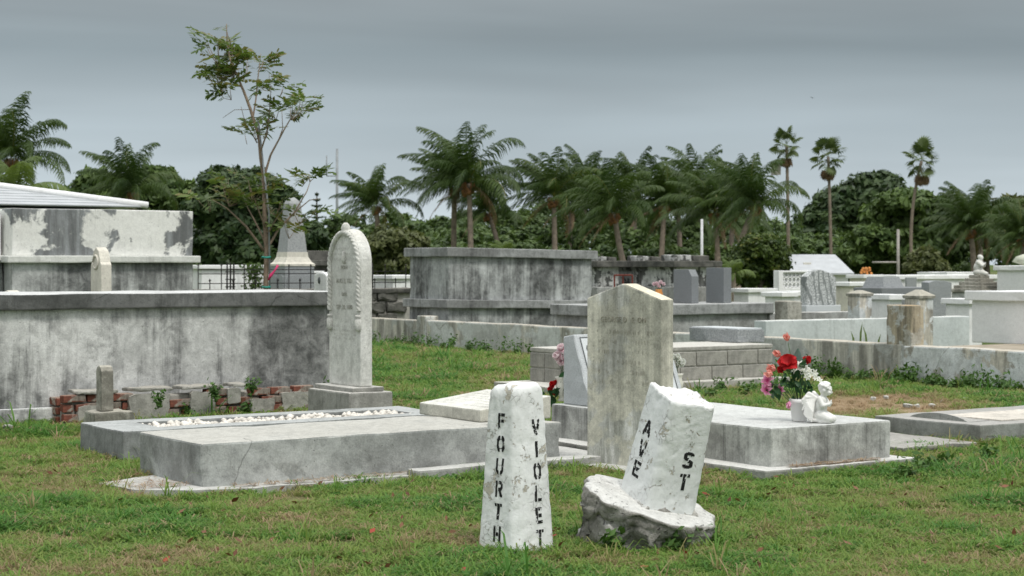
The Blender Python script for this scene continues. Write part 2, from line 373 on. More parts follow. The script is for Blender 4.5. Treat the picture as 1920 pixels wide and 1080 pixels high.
M['leaf_dark'] = leafy('leaf_dark', (.024, .050, .019), (.072, .112, .038), None, .2)
M['leaf_mid'] = leafy('leaf_mid', (.046, .085, .024), (.12, .18, .048), None, .25)
M['leaf_olive'] = leafy('leaf_olive', (.07, .09, .03), (.15, .165, .065), None, .25)
M['leaf_bush'] = leafy('leaf_bush', (.025, .05, .010), (.085, .125, .02), (.15, .16, .03), .25)
M['leaf_wood'] = leafy('leaf_wood', (.045, .082, .026), (.12, .18, .054), None, .25)
M['leaf_sapling'] = leafy('leaf_sapling', (.065, .11, .025), (.15, .21, .06), (.17, .16, .06), .3)
M['leaf_weed'] = leafy('leaf_weed', (.045, .10, .022), (.10, .19, .045), None, .3)

# granite, marble, tin roof, pebbles
def granite(name, a, b, scale=160., vein=0.):
    m, n = new_mat(name); t = n('TexCoord').outputs['Object']
    f = n.noise(t, scale, 3, .8)
    col = n.mix(n.ramp(f, .38, .62), a, b)
    g = n.noise(t, 6., 6, .7); col = n.mix(n.math('MULTIPLY', n.ramp(g, .5, .75), .35), col, b)
    if vein:
        v = n('Mapping', Vector=t, Rotation=(0, .55, 0), Scale=(3.2, 3, 1.0)).outputs[0]
        wv = n('TexWave', {'bands_direction': 'X'}, Vector=v, Scale=.8, Distortion=11., Detail=4., Detail_Scale=.9, Detail_Roughness=.6)
        col = n.mix(n.math('MULTIPLY', n.ramp(wv.outputs[1], .62, .95), vein), col, b)
    finish(n, col, .5, g, .25, .004, .4); return m
M['granite'] = granite('granite', (.52, .55, .555), (.34, .36, .37))
M['granite_face'] = granite('granite_face', (.62, .65, .655), (.50, .53, .54))
M['granite_dark'] = granite('granite_dark', (.25, .265, .275), (.14, .15, .155), 70)
M['obelisk_stone'] = granite('obelisk_stone', (.36, .375, .375), (.26, .27, .27), 30)
M['granite_rough'] = granite('granite_rough', (.36, .38, .385), (.20, .21, .22), 60)
M['marble_vein'] = granite('marble_vein', (.68, .70, .69), (.17, .185, .18), 40, .85)
M['tin'] = plain('tin', (.44, .46, .475), .45, .12, 3, .4, .1)
M['pebble'] = plain('pebble', (.66, .63, .57), .85, .3, 9, .2, .4)
M['statue'] = plain('statue', (.76, .755, .73), .6, .06, 30, .3, .25)
M['pot'] = plain('pot', (.80, .80, .79), .4, .03, 5, .4, .02)
M['vase'] = plain('vase', (.70, .69, .60), .45, .1, 12, .4, .1)
M['terracotta'] = plain('terracotta', (.55, .23, .06), .6, .2, 12)
def petal_mat(name, a, b):
    m, n = new_mat(name); k = n('Attribute', {'attribute_name': 'var'}).outputs['Fac']
    col = n.mix(k, a, b); bs = n('BsdfPrincipled', Base_Color=col, Roughness=.6)
    t = n('BsdfTranslucent', Color=col); mx = n('MixShader', _0=.3, _1=bs.outputs[0], _2=t.outputs[0])
    n('OutputMaterial', Surface=mx.outputs[0]); return m
M['p_red'] = petal_mat('p_red', (.42, .008, .012), (.60, .018, .022))
M['p_pink'] = petal_mat('p_pink', (.62, .05, .24), (.85, .48, .62))
M['p_coral'] = petal_mat('p_coral', (.80, .22, .18), (.85, .45, .38))
M['p_blush'] = petal_mat('p_blush', (.80, .48, .56), (.86, .80, .80))
M['p_white'] = petal_mat('p_white', (.70, .72, .60), (.84, .85, .82))
M['stem'] = plain('stem', (.05, .10, .03), .6)
M['leaf_silk'] = leafy('leaf_silk', (.012, .05, .016), (.03, .095, .03), None, .15)
M['leaf_grey'] = plain('leaf_grey', (.19, .28, .25), .6)
M['ribbon'] = plain('ribbon', (.75, .06, .20), .5)
M['tie'] = plain('tie', (.03, .28, .22), .5)

# ---------------------------------------------------------------- ground
def vnoise(x, y, s, seed=0):
    """smooth value noise on arrays"""
    x = x*s; y = y*s; xi = np.floor(x).astype(int); yi = np.floor(y).astype(int); fx = x-xi; fy = y-yi
    fx = fx*fx*(3-2*fx); fy = fy*fy*(3-2*fy)
    def h(a, b):
        k = (a*374761393+b*668265263+seed*1442695041) & 0x7fffffff
        k = ((k ^ (k >> 13))*1274126177) & 0x7fffffff
        return ((k ^ (k >> 16)) & 0xffff)/65535.
    return (h(xi, yi)*(1-fx)+h(xi+1, yi)*fx)*(1-fy)+(h(xi, yi+1)*(1-fx)+h(xi+1, yi+1)*fx)*fy
def fbm(x, y, s, seed=0):
    return (vnoise(x, y, s, seed)*.5+vnoise(x, y, s*2.1, seed+1)*.28+vnoise(x, y, s*4.7, seed+2)*.22)
def ground_z(x, y): return (fbm(np.asarray(x, float), np.asarray(y, float), .9, 5)-.5)*.05
DRY_C = gp(1660, 762); DRY_R = (gp(1815, 762)-gp(1490, 762)).length/2
def dryness(x, y):
    x = np.asarray(x, float); y = np.asarray(y, float)
    a = (x-DRY_C.x)*cs-(y-DRY_C.y)*sn; b = (x-DRY_C.x)*sn+(y-DRY_C.y)*cs
    k = np.clip(1.7-np.sqrt((a/DRY_R)**2+(b/1.8)**2)*1.25, 0, 1)
    patch = np.clip((fbm(x, y, 1.5, 21)-.56)*5, 0, 1)*.5
    return np.clip(np.maximum(k*1.2, patch), 0, 1)
g1 = np.concatenate([-np.geomspace(6, 1500, 26)[::-1], np.arange(-5.5, 40, .25), np.geomspace(40.5, 1800, 26)])
gx, gy = np.meshgrid(g1, g1, indexing='ij'); k = len(g1)
near = np.clip((45-np.hypot(gx-8, gy-10))/12, 0, 1)
V = np.stack([gx, gy, ground_z(gx, gy)*near-.004], -1).reshape(-1, 3)
ii = (np.arange(k-1)[:, None]*k+np.arange(k-1)[None]).ravel()
ground_me = npmesh(V, np.stack([ii, ii+k, ii+k+1, ii+1], -1), {'dry': dryness(gx, gy).ravel()}, True)
m, n = new_mat('ground'); t = n('NewGeometry').outputs['Position']
dr = n('Attribute', {'attribute_name': 'dry'}).outputs['Fac']
a = n.mix(n.ramp(n.noise(t, 3., 8, .7), .35, .65), (.060, .105, .022), (.085, .115, .034))
a = n.mix(n.ramp(n.noise(t, 14., 6, .7), .56, .72), a, (.14, .115, .07))
a = n.mix(dr, a, n.mix(n.noise(t, 9., 8, .75), (.22, .165, .105), (.48, .37, .24)))
finish(n, a, .95, n.noise(t, 40., 6, .75), .9, .02, .1)
ob('ground', ground_me, m, kind='structure')

# ---------------------------------------------------------------- slabs in the lawn
A = gp(375, 925); slab_lu = ulen(A, 1053); slab_lv = vlen(A, 262); SZ = .302
near_slab = rbox('grave_slab', A, slab_lu, slab_lv, SZ, M['slab_grey'], label='long grey concrete grave slab with cream top beside the white gravel plot', cat='grave slab', bev=.014, amp=.006, chip=.07, seed=1)
# broken cement footing round it
def sheet(name, pts, h, mat, z=0., parent=None, label=None, cat=None, jag=.02):
    """flat irregular cement sheet from an outline"""
    out = []
    for i, p in enumerate(pts):
        q = pts[(i+1) % len(pts)]; p = Vector(p[:2]); q = Vector(q[:2]); m_ = max(2, int((q-p).length/.09))
        for j in range(m_):
            r = p.lerp(q, j/m_); nv = noise.noise_vector(Vector((r.x*6, r.y*6, 2)))
            out.append((r.x+nv.x*jag, r.y+nv.y*jag))
    ctr = Vector((sum(p[0] for p in out)/len(out), sum(p[1] for p in out)/len(out), 0))
    bm = bmesh.new()
    lo = [bm.verts.new((p[0]-ctr.x, p[1]-ctr.y, -.03)) for p in out]
    hi = [bm.verts.new((p[0]-ctr.x, p[1]-ctr.y, h+noise.noise(Vector((p[0]*4, p[1]*4, 0)))*.012)) for p in out]
    k = len(out); bm.faces.new(hi)
    for i in range(k): bm.faces.new((lo[i], lo[(i+1) % k], hi[(i+1) % k], hi[i]))
    bmesh.ops.triangulate(bm, faces=[f for f in bm.faces if len(f.verts) > 4])
    bmesh.ops.recalc_face_normals(bm, faces=bm.faces[:])
    o = ob(name, mesh_of(bm), mat, parent, Vector((ctr.x, ctr.y, z)), label, cat)
    xs = [p[0] for p in out]; ys = [p[1] for p in out]
    return o
U = Vector((1, 0, 0)); Vv = Vector((0, 1, 0))
f0 = A+U*-.36+Vv*.12
sheet('cement_footing', [A+U*-.42+Vv*.55, A+U*-.36+Vv*.15, A+U*-.12+Vv*-.12, A+U*.3+Vv*-.17, A+U*slab_lu+Vv*-.2, A+U*(slab_lu+.42)+Vv*-.2, A+U*(slab_lu+.42)+Vv*.7, A+U*-.1+Vv*.75], .035, M['footing'],
      label='cracked cement footing under the long grey grave slab', cat='footing')
FOOT.append((A.x-.3, A.y-.1, A.x+slab_lu+.42, A.y+.75))
rbox('kerb', A+U*1.4+Vv*-.26, slab_lu-.9, .16, .075, M['footing'], label='whitish concrete kerb strip along the foot of the long grey slab', cat='kerb', bev=.015, amp=.008, seed=4, chip=.05)

# gravel plot: four kerbs and a bed
Gc = gp(231, 871); k_lv = vlen(Gc, 150); Hc = Gc+Vv*k_lv; k_lu = ulen(Hc, 748); KZ = .232
plot = thing('gravel_plot', 'low concrete kerbed plot filled with white coral gravel', 'grave plot', Gc)
FOOT.append((Gc.x, Gc.y, Gc.x+k_lu, Gc.y+k_lv))
kt = .2
rbox('kerb', (0, 0, 0), k_lu, kt, KZ, M['kerb_grey'], plot, bev=.012, amp=.004, seed=2)
rbox('kerb', (0, k_lv-kt, 0), k_lu, kt, KZ, M['kerb_grey'], plot, bev=.012, amp=.004, seed=3)
rbox('kerb', (.002, kt-.01, -.002), .36, k_lv-2*kt+.02, KZ, M['kerb_grey'], plot, bev=.012, amp=.004, seed=4)
rbox('kerb', (k_lu-.22, kt-.01, -.002), .22, k_lv-2*kt+.02, KZ, M['kerb_grey'], plot, bev=.012, amp=.004, seed=5)
# pebbles
def pebble_mesh(seed, sub=1):
    bm = bmesh.new(); bmesh.ops.create_icosphere(bm, subdivisions=sub, radius=1)
    for v in bm.verts:
        v.co += noise.noise_vector(v.co*1.1+Vector((seed*9.1, 0, 0)))*.45; v.co.z *= .7
    return mesh_of(bm, smooth=True)
pv, pf = [], []
pm = [pebble_mesh(i) for i in range(5)]
pd = []
for q in pm:
    vv = np.empty(len(q.vertices)*3); q.vertices.foreach_get('co', vv); ff = np.array([list(p.vertices) for p in q.polygons]); pd.append((vv.reshape(-1, 3), ff))
V, Fc, nb = [], [], 0
for i in range(620):
    vv, ff = pd[i % 5]; r = random.uniform(.012, .034)
    x = random.uniform(.36, k_lu-.22); y = random.uniform(kt, k_lv-kt)
    a = random.uniform(0, 6.28); ca, sa = math.cos(a), math.sin(a)
    q = vv*r; q = np.stack([q[:, 0]*ca-q[:, 1]*sa, q[:, 0]*sa+q[:, 1]*ca, q[:, 2]], -1)+np.array([x, y, KZ-.05+random.uniform(0, .035)])
    V.append(q); Fc.append(ff+nb); nb += len(q)
ob('gravel', npmesh(np.concatenate(V), np.concatenate(Fc), smooth=True), M['pebble'], plot, kind='stuff')
M['soil'] = plain('soil', (.16, .12, .08), .95, .4, 14, .1, .6)
rbox('bed', (.3, kt-.02, 0), k_lu-.45, k_lv-2*kt+.04, KZ-.055, M['soil'], plot, bev=0, amp=.004)

# wedge tablet lying on the slab
Lp = gp(786, 777, SZ)
tab_lv = min(.82, Lp.y-A.y-.03); Tn = Vector((Lp.x, Lp.y-tab_lv, SZ+.002)); tab_lu = ulen(Tn, 1033)
tab = thing('inscribed_tablet', 'pale wedge shaped stone tablet lying on the long grey slab', 'grave tablet', Tn)
rbox('stone', (0, 0, 0), tab_lu, tab_lv, .085, M['tablet'], tab, foot=False, bev=.01, amp=.003, wedge=.075, seed=6)
ang_t = math.atan2(.075, tab_lu)
bm = bmesh.new()
for r_ in range(7):
    y_ = tab_lv*.08; xx = tab_lu*(.13+.115*r_)
    while y_ < tab_lv*.9:
        wd = random.uniform(.008, .02)
        if random.random() < .8:
            q = [(xx+random.uniform(-.004, .004), y_), (xx+.03, y_+random.uniform(-.006, .006))]
            if random.random() < .4: q = [(xx+random.choice((0, .014, .028)), y_), (xx+random.choice((.002, .016, .03)), y_+wd)]
            d_ = Vector((q[1][0]-q[0][0], q[1][1]-q[0][1])).normalized()*.0022; zf = lambda x: .0868+.075*x/tab_lu
            bm.faces.new([bm.verts.new((x, y, zf(x))) for x, y in ((q[0][0]-d_.y, q[0][1]+d_.x), (q[0][0]+d_.y, q[0][1]-d_.x), (q[1][0]+d_.y, q[1][1]-d_.x), (q[1][0]-d_.y, q[1][1]+d_.x))])
        y_ += wd+.006
ob('inscription', mesh_of(bm), M['engrave_white'], tab, kind='stuff')

# second slab (figurine stands on it)
D = gp(1446, 894); s2u = ulen(D, 1671); s2v = vlen(D, 1033); S2 = .318
s2z = .055
slab2 = rbox('grave_slab', D+UP*.0, s2u, s2v, S2, M['slab_white'], label='streaked whitish concrete grave slab carrying the angel figurine', cat='grave slab', bev=.016, amp=.004, seed=7, chip=.03)
rbox('plinth', D+U*-.17+Vv*-.13, s2u+.29, s2v+.3, .062, M['plinth_white'], label='low white plinth under the streaked slab with the angel', cat='plinth', bev=.012, amp=.006, seed=8, chip=.05)
rbox('paving_slab', D+U*-.75+Vv*.5, .57, 2.6, .03, M['footing'], label='flat pale cement strip between the two large grave slabs', cat='paving', bev=.01, amp=.006, seed=9)

# right-hand low ledger with pinkish panel, old footing beside it
L0 = gp(1838, 834); l0v = vlen(L0, 1640); LZ = .15
led = thing('ledger_slab', 'low grey ledger with worn pinkish cement panel in dry grass', 'grave slab', L0)
rbox('slab', (0, 0, 0), 2.3, l0v, LZ, M['slab_dirty'], led, bev=.012, amp=.005, seed=10)
rbox('panel', (.42, .16, LZ-.002), 1.7, l0v*.55, .012, M['pinkish'], led, foot=False, bev=.004, amp=.006, seed=11)
bm = bmesh.new()
pr = []
for i in range(13):
    t_ = i/12; pr.append((.14+.0*t_, .25+t_*(l0v*.55), LZ+.05*math.sin(math.pi*t_)**.7+.001))
for i in range(12):
    a_, b_ = pr[i], pr[i+1]
    v1 = [bm.verts.new(q) for q in (a_, b_, (b_[0]+.26, b_[1], LZ+.002), (a_[0]+.26, a_[1], LZ+.002))]
    bm.faces.new(v1)
    v2 = [bm.verts.new(q) for q in (a_, b_, (b_[0], b_[1], LZ-.01), (a_[0], a_[1], LZ-.01))]; bm.faces.new(v2)
bmesh.ops.remove_doubles(bm, verts=bm.verts[:], dist=1e-4); bmesh.ops.recalc_face_normals(bm, faces=bm.faces[:])
ob('arched_rim', mesh_of(bm), M['slab_dirty'], led)
rbox('old_footing', L0+U*-.95+Vv*-.1, .8, 2.0, .04, M['old_footing'], label='cracked blackened footing in the grass before the pinkish ledger', cat='footing', bev=.015, amp=.014, seed=12, freq=5)
FOOT.pop()
FOOT.append((L0.x-.85, L0.y+.1, L0.x-.1, L0.y+1.7))
for i, (px, py, w_, ww) in enumerate(((1640, 752, .09, .05), (1668, 748, .05, .04), (1722, 764, .16, .05), (1745, 764, .08, .05), (1762, 756, .05, .04), (1800, 752, .09, .05), (1835, 745, .07, .05))):
    p = gp(px, py)
    rbox('stone_chip', p, w_, ww, .035, M['plinth_white'], label=('long white stone chip lying on the straw patch', 'small white lump near the long chip on the straw', 'flat broad white fragment in the middle of the straw patch', 'pale fragment touching the broad one on the straw', 'small pale knob of stone beyond the broad fragment', 'white flat chip beside the corner of the ledger slab', 'white chip under the weeds at the pale low wall')[i], cat='stone', bev=.01, amp=.012, cell=.03, freq=15, seed=i, group='white chips on the dry patch', rotz=.6+i)

rbox('stone_chip', gp(14, 812), .1, .07, .06, M['plinth_white'], label='white stone lying in the grass before the long streaked vault', cat='stone', bev=.02, amp=.02, cell=.03, freq=12, seed=9, rotz=.4)
# ---------------------------------------------------------------- headstones and vaults of the middle ground
# pointed slab headstone
GP0 = gp(1240, 889)
gs = thing('headstone', 'tall weathered buff headstone with pointed gable top and worn inscription', 'headstone', GP0, rotz=rad(10))
FOOT.append((GP0.x-.15, GP0.y, GP0.x+.2, GP0.y+.7))
gw, gh = .685, 1.16
gprof = [(0, -.05), (gw, -.05), (gw, gh+.004), (gw*.53, gh+.106), (gw*.47, gh+.106), (0, gh+.004)]
ob('slab', prism(gprof,   .125, bev=.011, amp=.003, seed=3), M['george'], gs)
def engr(lines, w0, mat, parent, x=-.0028, yc=0., depth=.0012):
    for z, s, body in lines:
        text_obj(body, s, (x, yc, z), (0, -1, 0), (0, 0, 1), mat, parent, depth=depth, squeeze=.95)
engr([(gh-.14, .052, 'GEORGE D   E  ON')], gw, M['engrave'], gs, yc=gw/2)
def worn_line(z, y0, y1, hgt, mat, parent, x=-.0032, keep=.7):
    """an inscription weathered past reading: short cut strokes only"""
    bm = bmesh.new(); y = y0
    while y < y1:
        wd = random.uniform(.006, .02)
        if random.random() < keep:
            for _ in range(random.choice((1, 2))):
                h_ = hgt*random.uniform(.5, 1); yy = y+random.uniform(0, wd); zz = z+random.uniform(0, hgt-h_)
                t_ = .0035; sl = random.uniform(-.008, .008)
                vs = [bm.verts.new((x, yy, zz)), bm.verts.new((x, yy+t_, zz)), bm.verts.new((x, yy+t_+sl, zz+h_)), bm.verts.new((x, yy+sl, zz+h_))]
                bm.faces.new(vs)
        y += wd+random.uniform(.008, .02)
    return ob('inscription', mesh_of(bm), mat, parent, kind='stuff')
for i in range(6): worn_line(gh-.24-.068*i, .06+.05*(i % 2), gw-.06-.04*((i+1) % 2), .032, M['engrave'], gs, keep=.55)

# rope-edged arched headstone on its block
BZ = .36
bp = at(654, 14.85); b_v = vlen(bp, 577); b_u = ulen(bp, 737)
rs = thing('rope_headstone', 'tall arched marble headstone with carved rope edge and finial', 'headstone', bp)
FOOT.append((bp.x, bp.y, bp.x+b_u, bp.y+b_v))
rbox('base', (0, 0, 0), b_u, b_v, BZ-.04, M['base_block'], rs, bev=.014, amp=.005, seed=20, chip=.03)
rbox('base_step', (.05, .03, BZ-.041), b_u-.12, b_v-.06, .04, M['base_block'], rs, foot=False, bev=.01, amp=.004, seed=21)
st_t = .115; y0 = (b_v-.56)/2-.01; w_ = .56; x0 = (b_u-st_t)/2
def arch(w, sh, rise, nseg=14, bulge=1.0):
    pts = [(0, 0), (w, 0), (w, sh)]
    for i in range(1, nseg):
        a = math.pi*i/nseg; pts.append((w/2+w/2*math.cos(a), sh+rise*math.sin(a)**bulge))
    pts.append((0, sh)); return pts
sh_, rise_ = 1.03, .31
body = ob('stone', prism([(y, z) for y, z in arch(w_, sh_, rise_, 18)], st_t, bev=.012, amp=.003, seed=5), M['marble_old'], rs, (x0, y0, BZ))
path = []
for i in range(70):
    t_ = i/69
    if t_ < .24: path.append((0, .62+(sh_-.62)*t_/.24))
    elif t_ > .76: path.append((w_, .62+(sh_-.62)*(1-t_)/.24))
    else:
        a = math.pi*(1-(t_-.24)/.52); path.append((w_/2+w_/2*math.cos(a), sh_+rise_*math.sin(a)))
rp = []
NP = 420
for i in range(NP):
    f = i/(NP-1)*69; j = min(int(f), 68); q = f-j
    y = path[j][0]*(1-q)+path[j+1][0]*q; z = path[j][1]*(1-q)+path[j+1][1]*q
    c_ = Vector((w_/2, .85)); dv = Vector((y, z))-c_; dv = dv*(1-.032/dv.length)
    rp.append((-.004, c_.x+dv.x, c_.y+dv.y))
ob('rope', tube(rp, .023, 12, lambda i, a: 1+.2*math.cos(3*a+i*.62)), M['marble_old'], rs, (x0, y0, BZ))
for yy in (.03, w_-.03):
    ob('tassel', lathe([(.012, .06), (.026, .062), (.03, .045), (.02, .035), (.032, .02), (.034, -.06), (.02, -.075)], 12, True, lambda a, z: 1+.08*math.cos(8*a)), M['marble_old'], rs, (x0-.004, y0+yy, BZ+.545))
ob('finial', lathe([(.005, -.16), (.014, -.1), (.03, -.04), (.042, .01), (.03, .04), (.012, .055)], 14), M['marble_old'], rs, (x0+.012, y0+w_/2, BZ+sh_+rise_))
ob('hand_emblem', lathe([(.006, -.055), (.02, -.05), (.026, -.01), (.02, .035), (.012, .05)], 10), M['marble_old'], rs, (x0-.004, y0+w_/2, BZ+sh_+.07))
engr([(BZ+sh_-.02, .045, 'BORN'), (BZ+sh_-.135, .055, 'AUG. 5, 1821'), (BZ+sh_-.25, .045, 'DIED'), (BZ+sh_-.36, .055, 'SEP. 20, 1880')], w_, M['engrave_white'], rs, x=x0-.003, yc=y0+w_/2)
for i in range(7): worn_line(BZ+.60-.035*i if i > 2 else BZ+sh_+.13-.045*i, y0+.08, y0+w_-.08, .022, M['engrave_white'], rs, x=x0-.004, keep=.8)

# small lichen footstone in front of the brick wall
sp = at(190.5, 14.75); s_v = .13; s_u = .105
fs = thing('footstone', 'small lichened footstone with rounded top by the brick wall', 'headstone', sp+U*-.09+Vv*-.09)
rbox('base', (0, 0, 0), .33, .32, .175, M['lichen_stone'], fs, bev=.015, amp=.01, seed=30, cell=.06, freq=6, chip=.08)
ob('stone', prism([(0, 0), (s_v, 0), (s_v, .33), (s_v*.8, .365), (s_v*.5, .38), (s_v*.2, .365), (0, .33)], s_u, bev=.008, amp=.004), M['lichen_stone'], fs, (.09, .09, .175))

# ruined brick wall: every brick and plaster scab its own piece
bw0 = gp(118, 797); bw_l = ulen(bw0, 572)
bw = thing('brick_wall', 'ruined low red brick wall with plaster scabs before the mouldy vault', 'wall', bw0)
FOOT.append((bw0.x, bw0.y, bw0.x+bw_l, bw0.y+.25))
rbox('core', (.03, .05, -.02), bw_l-.05, .2, .235, M['plaster'], bw, bev=.01, amp=.006, seed=33)
bl_, bh_ = .215, .075
bms = [rough_box(bl_-.012, .1, bh_-.010, bev=.009, amp=.006, cell=.07, freq=9, seed=40+i) for i in range(6)]
bhead = [rough_box(.095, .1, bh_-.010, bev=.009, amp=.006, cell=.07, freq=9, seed=50+i) for i in range(3)]
random.seed(11)
for cse in range(4):
    z = -.055+cse*(bh_+.006); x = .0 if cse % 2 else -.1; i = 0
    while x < bw_l-.12:
        ln = bl_
        if x < 0: x = .0; me = random.choice(bhead); ln = .105
        else: me = random.choice(bms)
        gone = (cse == 3 and noise.noise(Vector((x*1.7, 3, 0))) < .0)
        if not gone:
            o = ob('brick', me, M['brick'], bw, (x+random.uniform(-.008, .008), random.uniform(-.022, .02), z+random.uniform(-.004, .004)))
            o.rotation_euler = (random.uniform(-.05, .05), random.uniform(-.05, .05), random.uniform(-.09, .09))
        x += ln+.008; i += 1
for cse in range(3):
    o = ob('brick', random.choice(bms), M['brick'], bw, (.1, .15, -.005+cse*(bh_+.006))); o.rotation_euler = (0, 0, rad(90))
def scab(x0_, x1_, z0_, z1_, seed):
    """plaster skin left on the brick face"""
    bm = bmesh.new(); k_ = 26; top = []; 
    cx, cz = (x0_+x1_)/2, (z0_+z1_)/2
    ring = []
    for i in range(k_):
        a = 2*math.pi*i/k_; ca, sa = math.cos(a), math.sin(a)
        q = 1/max(abs(ca), abs(sa))**.97
        r = q*(1+.15*noise.noise(Vector((ca*2+seed, sa*2, seed))))
        ring.append((cx+ca*r*(x1_-x0_)/2, cz+sa*r*(z1_-z0_)/2))
    f = [bm.verts.new((x, -.026+noise.noise(Vector((x*9, z*9, seed)))*.008, z)) for x, z in ring]
    b = [bm.verts.new((x, .02, z)) for x, z in ring]
    bm.faces.new(f)
    for i in range(k_): bm.faces.new((f[i], b[i], b[(i+1) % k_], f[(i+1) % k_]))
    bmesh.ops.recalc_face_normals(bm, faces=bm.faces[:])
    return mesh_of(bm)
for i, (xa, xb, za, zb) in enumerate(((.13, .34, -.02, .16), (.60, .98, -.02, .24), (1.18, 1.42, .03, .24), (1.55, 1.68, .12, .26), (1.78, 2.02, .02, .15), (2.1, 2.45, .02, .20))):
    ob('plaster_scab', scab(xa, xb, za, zb, i*3.3), M['plaster'], bw)
for i, (xa, xb) in enumerate(((.12, .5), (.62, 1.02), (1.1, 1.5), (1.6, 1.75))):
    rbox('plaster_cap', (xa, -.02, .262+.002*i), xb-xa, .24, .03, M['plaster'], bw, foot=False, bev=.012, amp=.012, seed=60+i, cell=.06, freq=7, chip=.06)

# mouldy long vault behind the brick wall
def vault(name, label, p, lu, lv, tiers, cat='burial vault', group=None, tilt=0.):
    """tiers: part name, z0, z1, outset, material"""
    t = thing(name, label, cat, p, group)
    for i, (nm, z0, z1, o_, mt) in enumerate(tiers):
        rbox(nm, (-o_, -o_, z0), lu+2*o_, lv+2*o_, z1-z0, mt, t, bev=.014, amp=.006, seed=70+i+p.x, cell=.25, foot=(i == 0), chip=.03)
    if tilt: t.rotation_euler = (0, tilt, 0)
    return t
v0 = Vector((bw0.x, bw0.y+.34, 0)); vs0 = v0+U*-3.2; vr = ulen(v0, 632)
vault('long_vault', 'long black streaked concrete vault with overhanging cap behind the brick wall', vs0, 3.2+vr, 1.3,
      (('base', -.03, .135, .07, M['vault_mould']), ('body', .133, 1.0, 0, M['vault_mould']), ('cap', .998, 1.135, .065, M['vault_cap'])))

# whitewashed two-storey vault, white mausoleum with tin roof behind it
wv1 = at(362, 21.5); wl = -ulen(wv1, 22); wv = wv1+U*-wl
dz = lambda py, d: zat(py, d)
vault('whitewashed_vault', 'big whitewashed vault with flaking patches and a projecting ledge', wv, wl, 1.8,
      (('body', 0, dz(492, 21.5), 0, M['limewash_low']), ('ledge', dz(493, 21.5), dz(480, 21.5), .07, M['limewash_ledge']), ('upper_body', dz(481, 21.5), dz(396, 21.5), 0, M['limewash'])))
vault('white_vault_wing', 'plain white lower wing beside the flaking whitewashed vault', wv+U*-2.0+Vv*.25, 1.985, 1.5,
      (('body', 0, dz(488, 21), 0, M['limewash_low']), ('ledge', dz(489, 21), dz(479, 21), .06, M['limewash_ledge']), ('upper_body', dz(480, 21), dz(404, 21), -.02, M['white_paint'])))
mc = at(274, 25.5); MZ0, MZ1 = zat(389, 25.5), zat(340, 25.5)
ms_ = thing('mausoleum', 'white mausoleum with low hipped roof behind the flaking whitewashed vault', 'mausoleum', mc+U*-5.5)
rbox('wall', (0, .3, 0), 5.2, 4.4, MZ0-.03, M['white_paint'], ms_, bev=.01, amp=.003, cell=.5)
ex0, ex1, ey0, ey1 = -.3, 5.5, 0., 5.0
rz, ry = .58, 2.5
bm = bmesh.new()
P_ = [(ex0, ey0, MZ0), (ex1, ey0, MZ0), (ex1, ey1, MZ0), (ex0, ey1, MZ0), (ex0+.6, ry, MZ0+rz), (ex1-3.6, ry, MZ0+rz)]
vs = [bm.verts.new(p) for p in P_]
for f in ((0, 1, 5, 4), (1, 2, 5), (2, 3, 4, 5), (3, 0, 4), (0, 3, 2, 1)): bm.faces.new([vs[i] for i in f])
roof = ob('roof', mesh_of(bm), M['tin'], ms_)
for k_ in range(13):      # lapped courses of the front slope
    f0_, f1_ = k_/13, (k_+1.05)/13
    L_ = lambda f, e_: Vector((ex0+.6*f, ey0+ry*f, MZ0+rz*f+e_)); R2 = lambda f, e_: Vector((ex1-3.6*f, ey0+ry*f, MZ0+rz*f+e_))
    q = [L_(f0_, .018), R2(f0_, .018), R2(f1_, .008), L_(f1_, .008), L_(f0_, .004), R2(f0_, .004)]
    ob('roof_course', pyd(q, [(0, 1, 2, 3), (4, 5, 1, 0)]), M['tin'], roof)
ob('hip_cap', tube([(ex1+.02, ey0-.02, MZ0+.03), (ex1-3.6, ry, MZ0+rz+.03)], .05, 6), M['white_paint'], roof)

# headstones peeping over the long vault
def shoulder(w, h):
    return [(0, 0), (w, 0), (w, h*.72), (w*.9, h*.76), (w*.86, h*.82), (w*.74, h*.94), (w*.5, h), (w*.26, h*.94), (w*.14, h*.82), (w*.1, h*.76), (0, h*.72)]
hp = at(190, 18.6)
wh = thing('headstone', 'small cream headstone with scrolled shoulders showing above the long streaked vault', 'headstone', hp)
rbox('pedestal', (-.06, -.06, 0), .3, .42, .92, M['base_block'], wh, bev=.02)
ob('stone', prism(shoulder(.31, .66), .115, bev=.012), M['cream'], wh, (0, 0, .918))
ob('carved_wreath', tube([(-.004, .155+.07*math.cos(a*.5236), 1.42+.07*math.sin(a*.5236)) for a in range(13)], .014, 6), M['cream'], wh)
hp2 = at(22, 18.0)
wh2 = thing('headstone', 'cream headstone showing only its rounded tip over the vault edge', 'headstone', hp2)
ob('stone', prism(arch(.34, .98, .15, 10), .12, bev=.01), M['cream'], wh2)
hp3 = at(612, 23.5)
wh3 = thing('headstone', 'plain white arched headstone beside the rope edged stone', 'headstone', hp3)
ob('stone', prism(arch(.36, zat(519, 23.5), .06, 10), .2, bev=.02), M['white_paint'], wh3)
ob('emblem', lathe([(.03, -.004), (.03, .004)], 12), M['engrave_grey'], wh3).matrix_local = Matrix.Translation((-.003, .2, zat(526, 23.5))) @ Matrix.Rotation(rad(90), 4, 'Y') @ Matrix.Diagonal((1.5, 1, 1, 1))
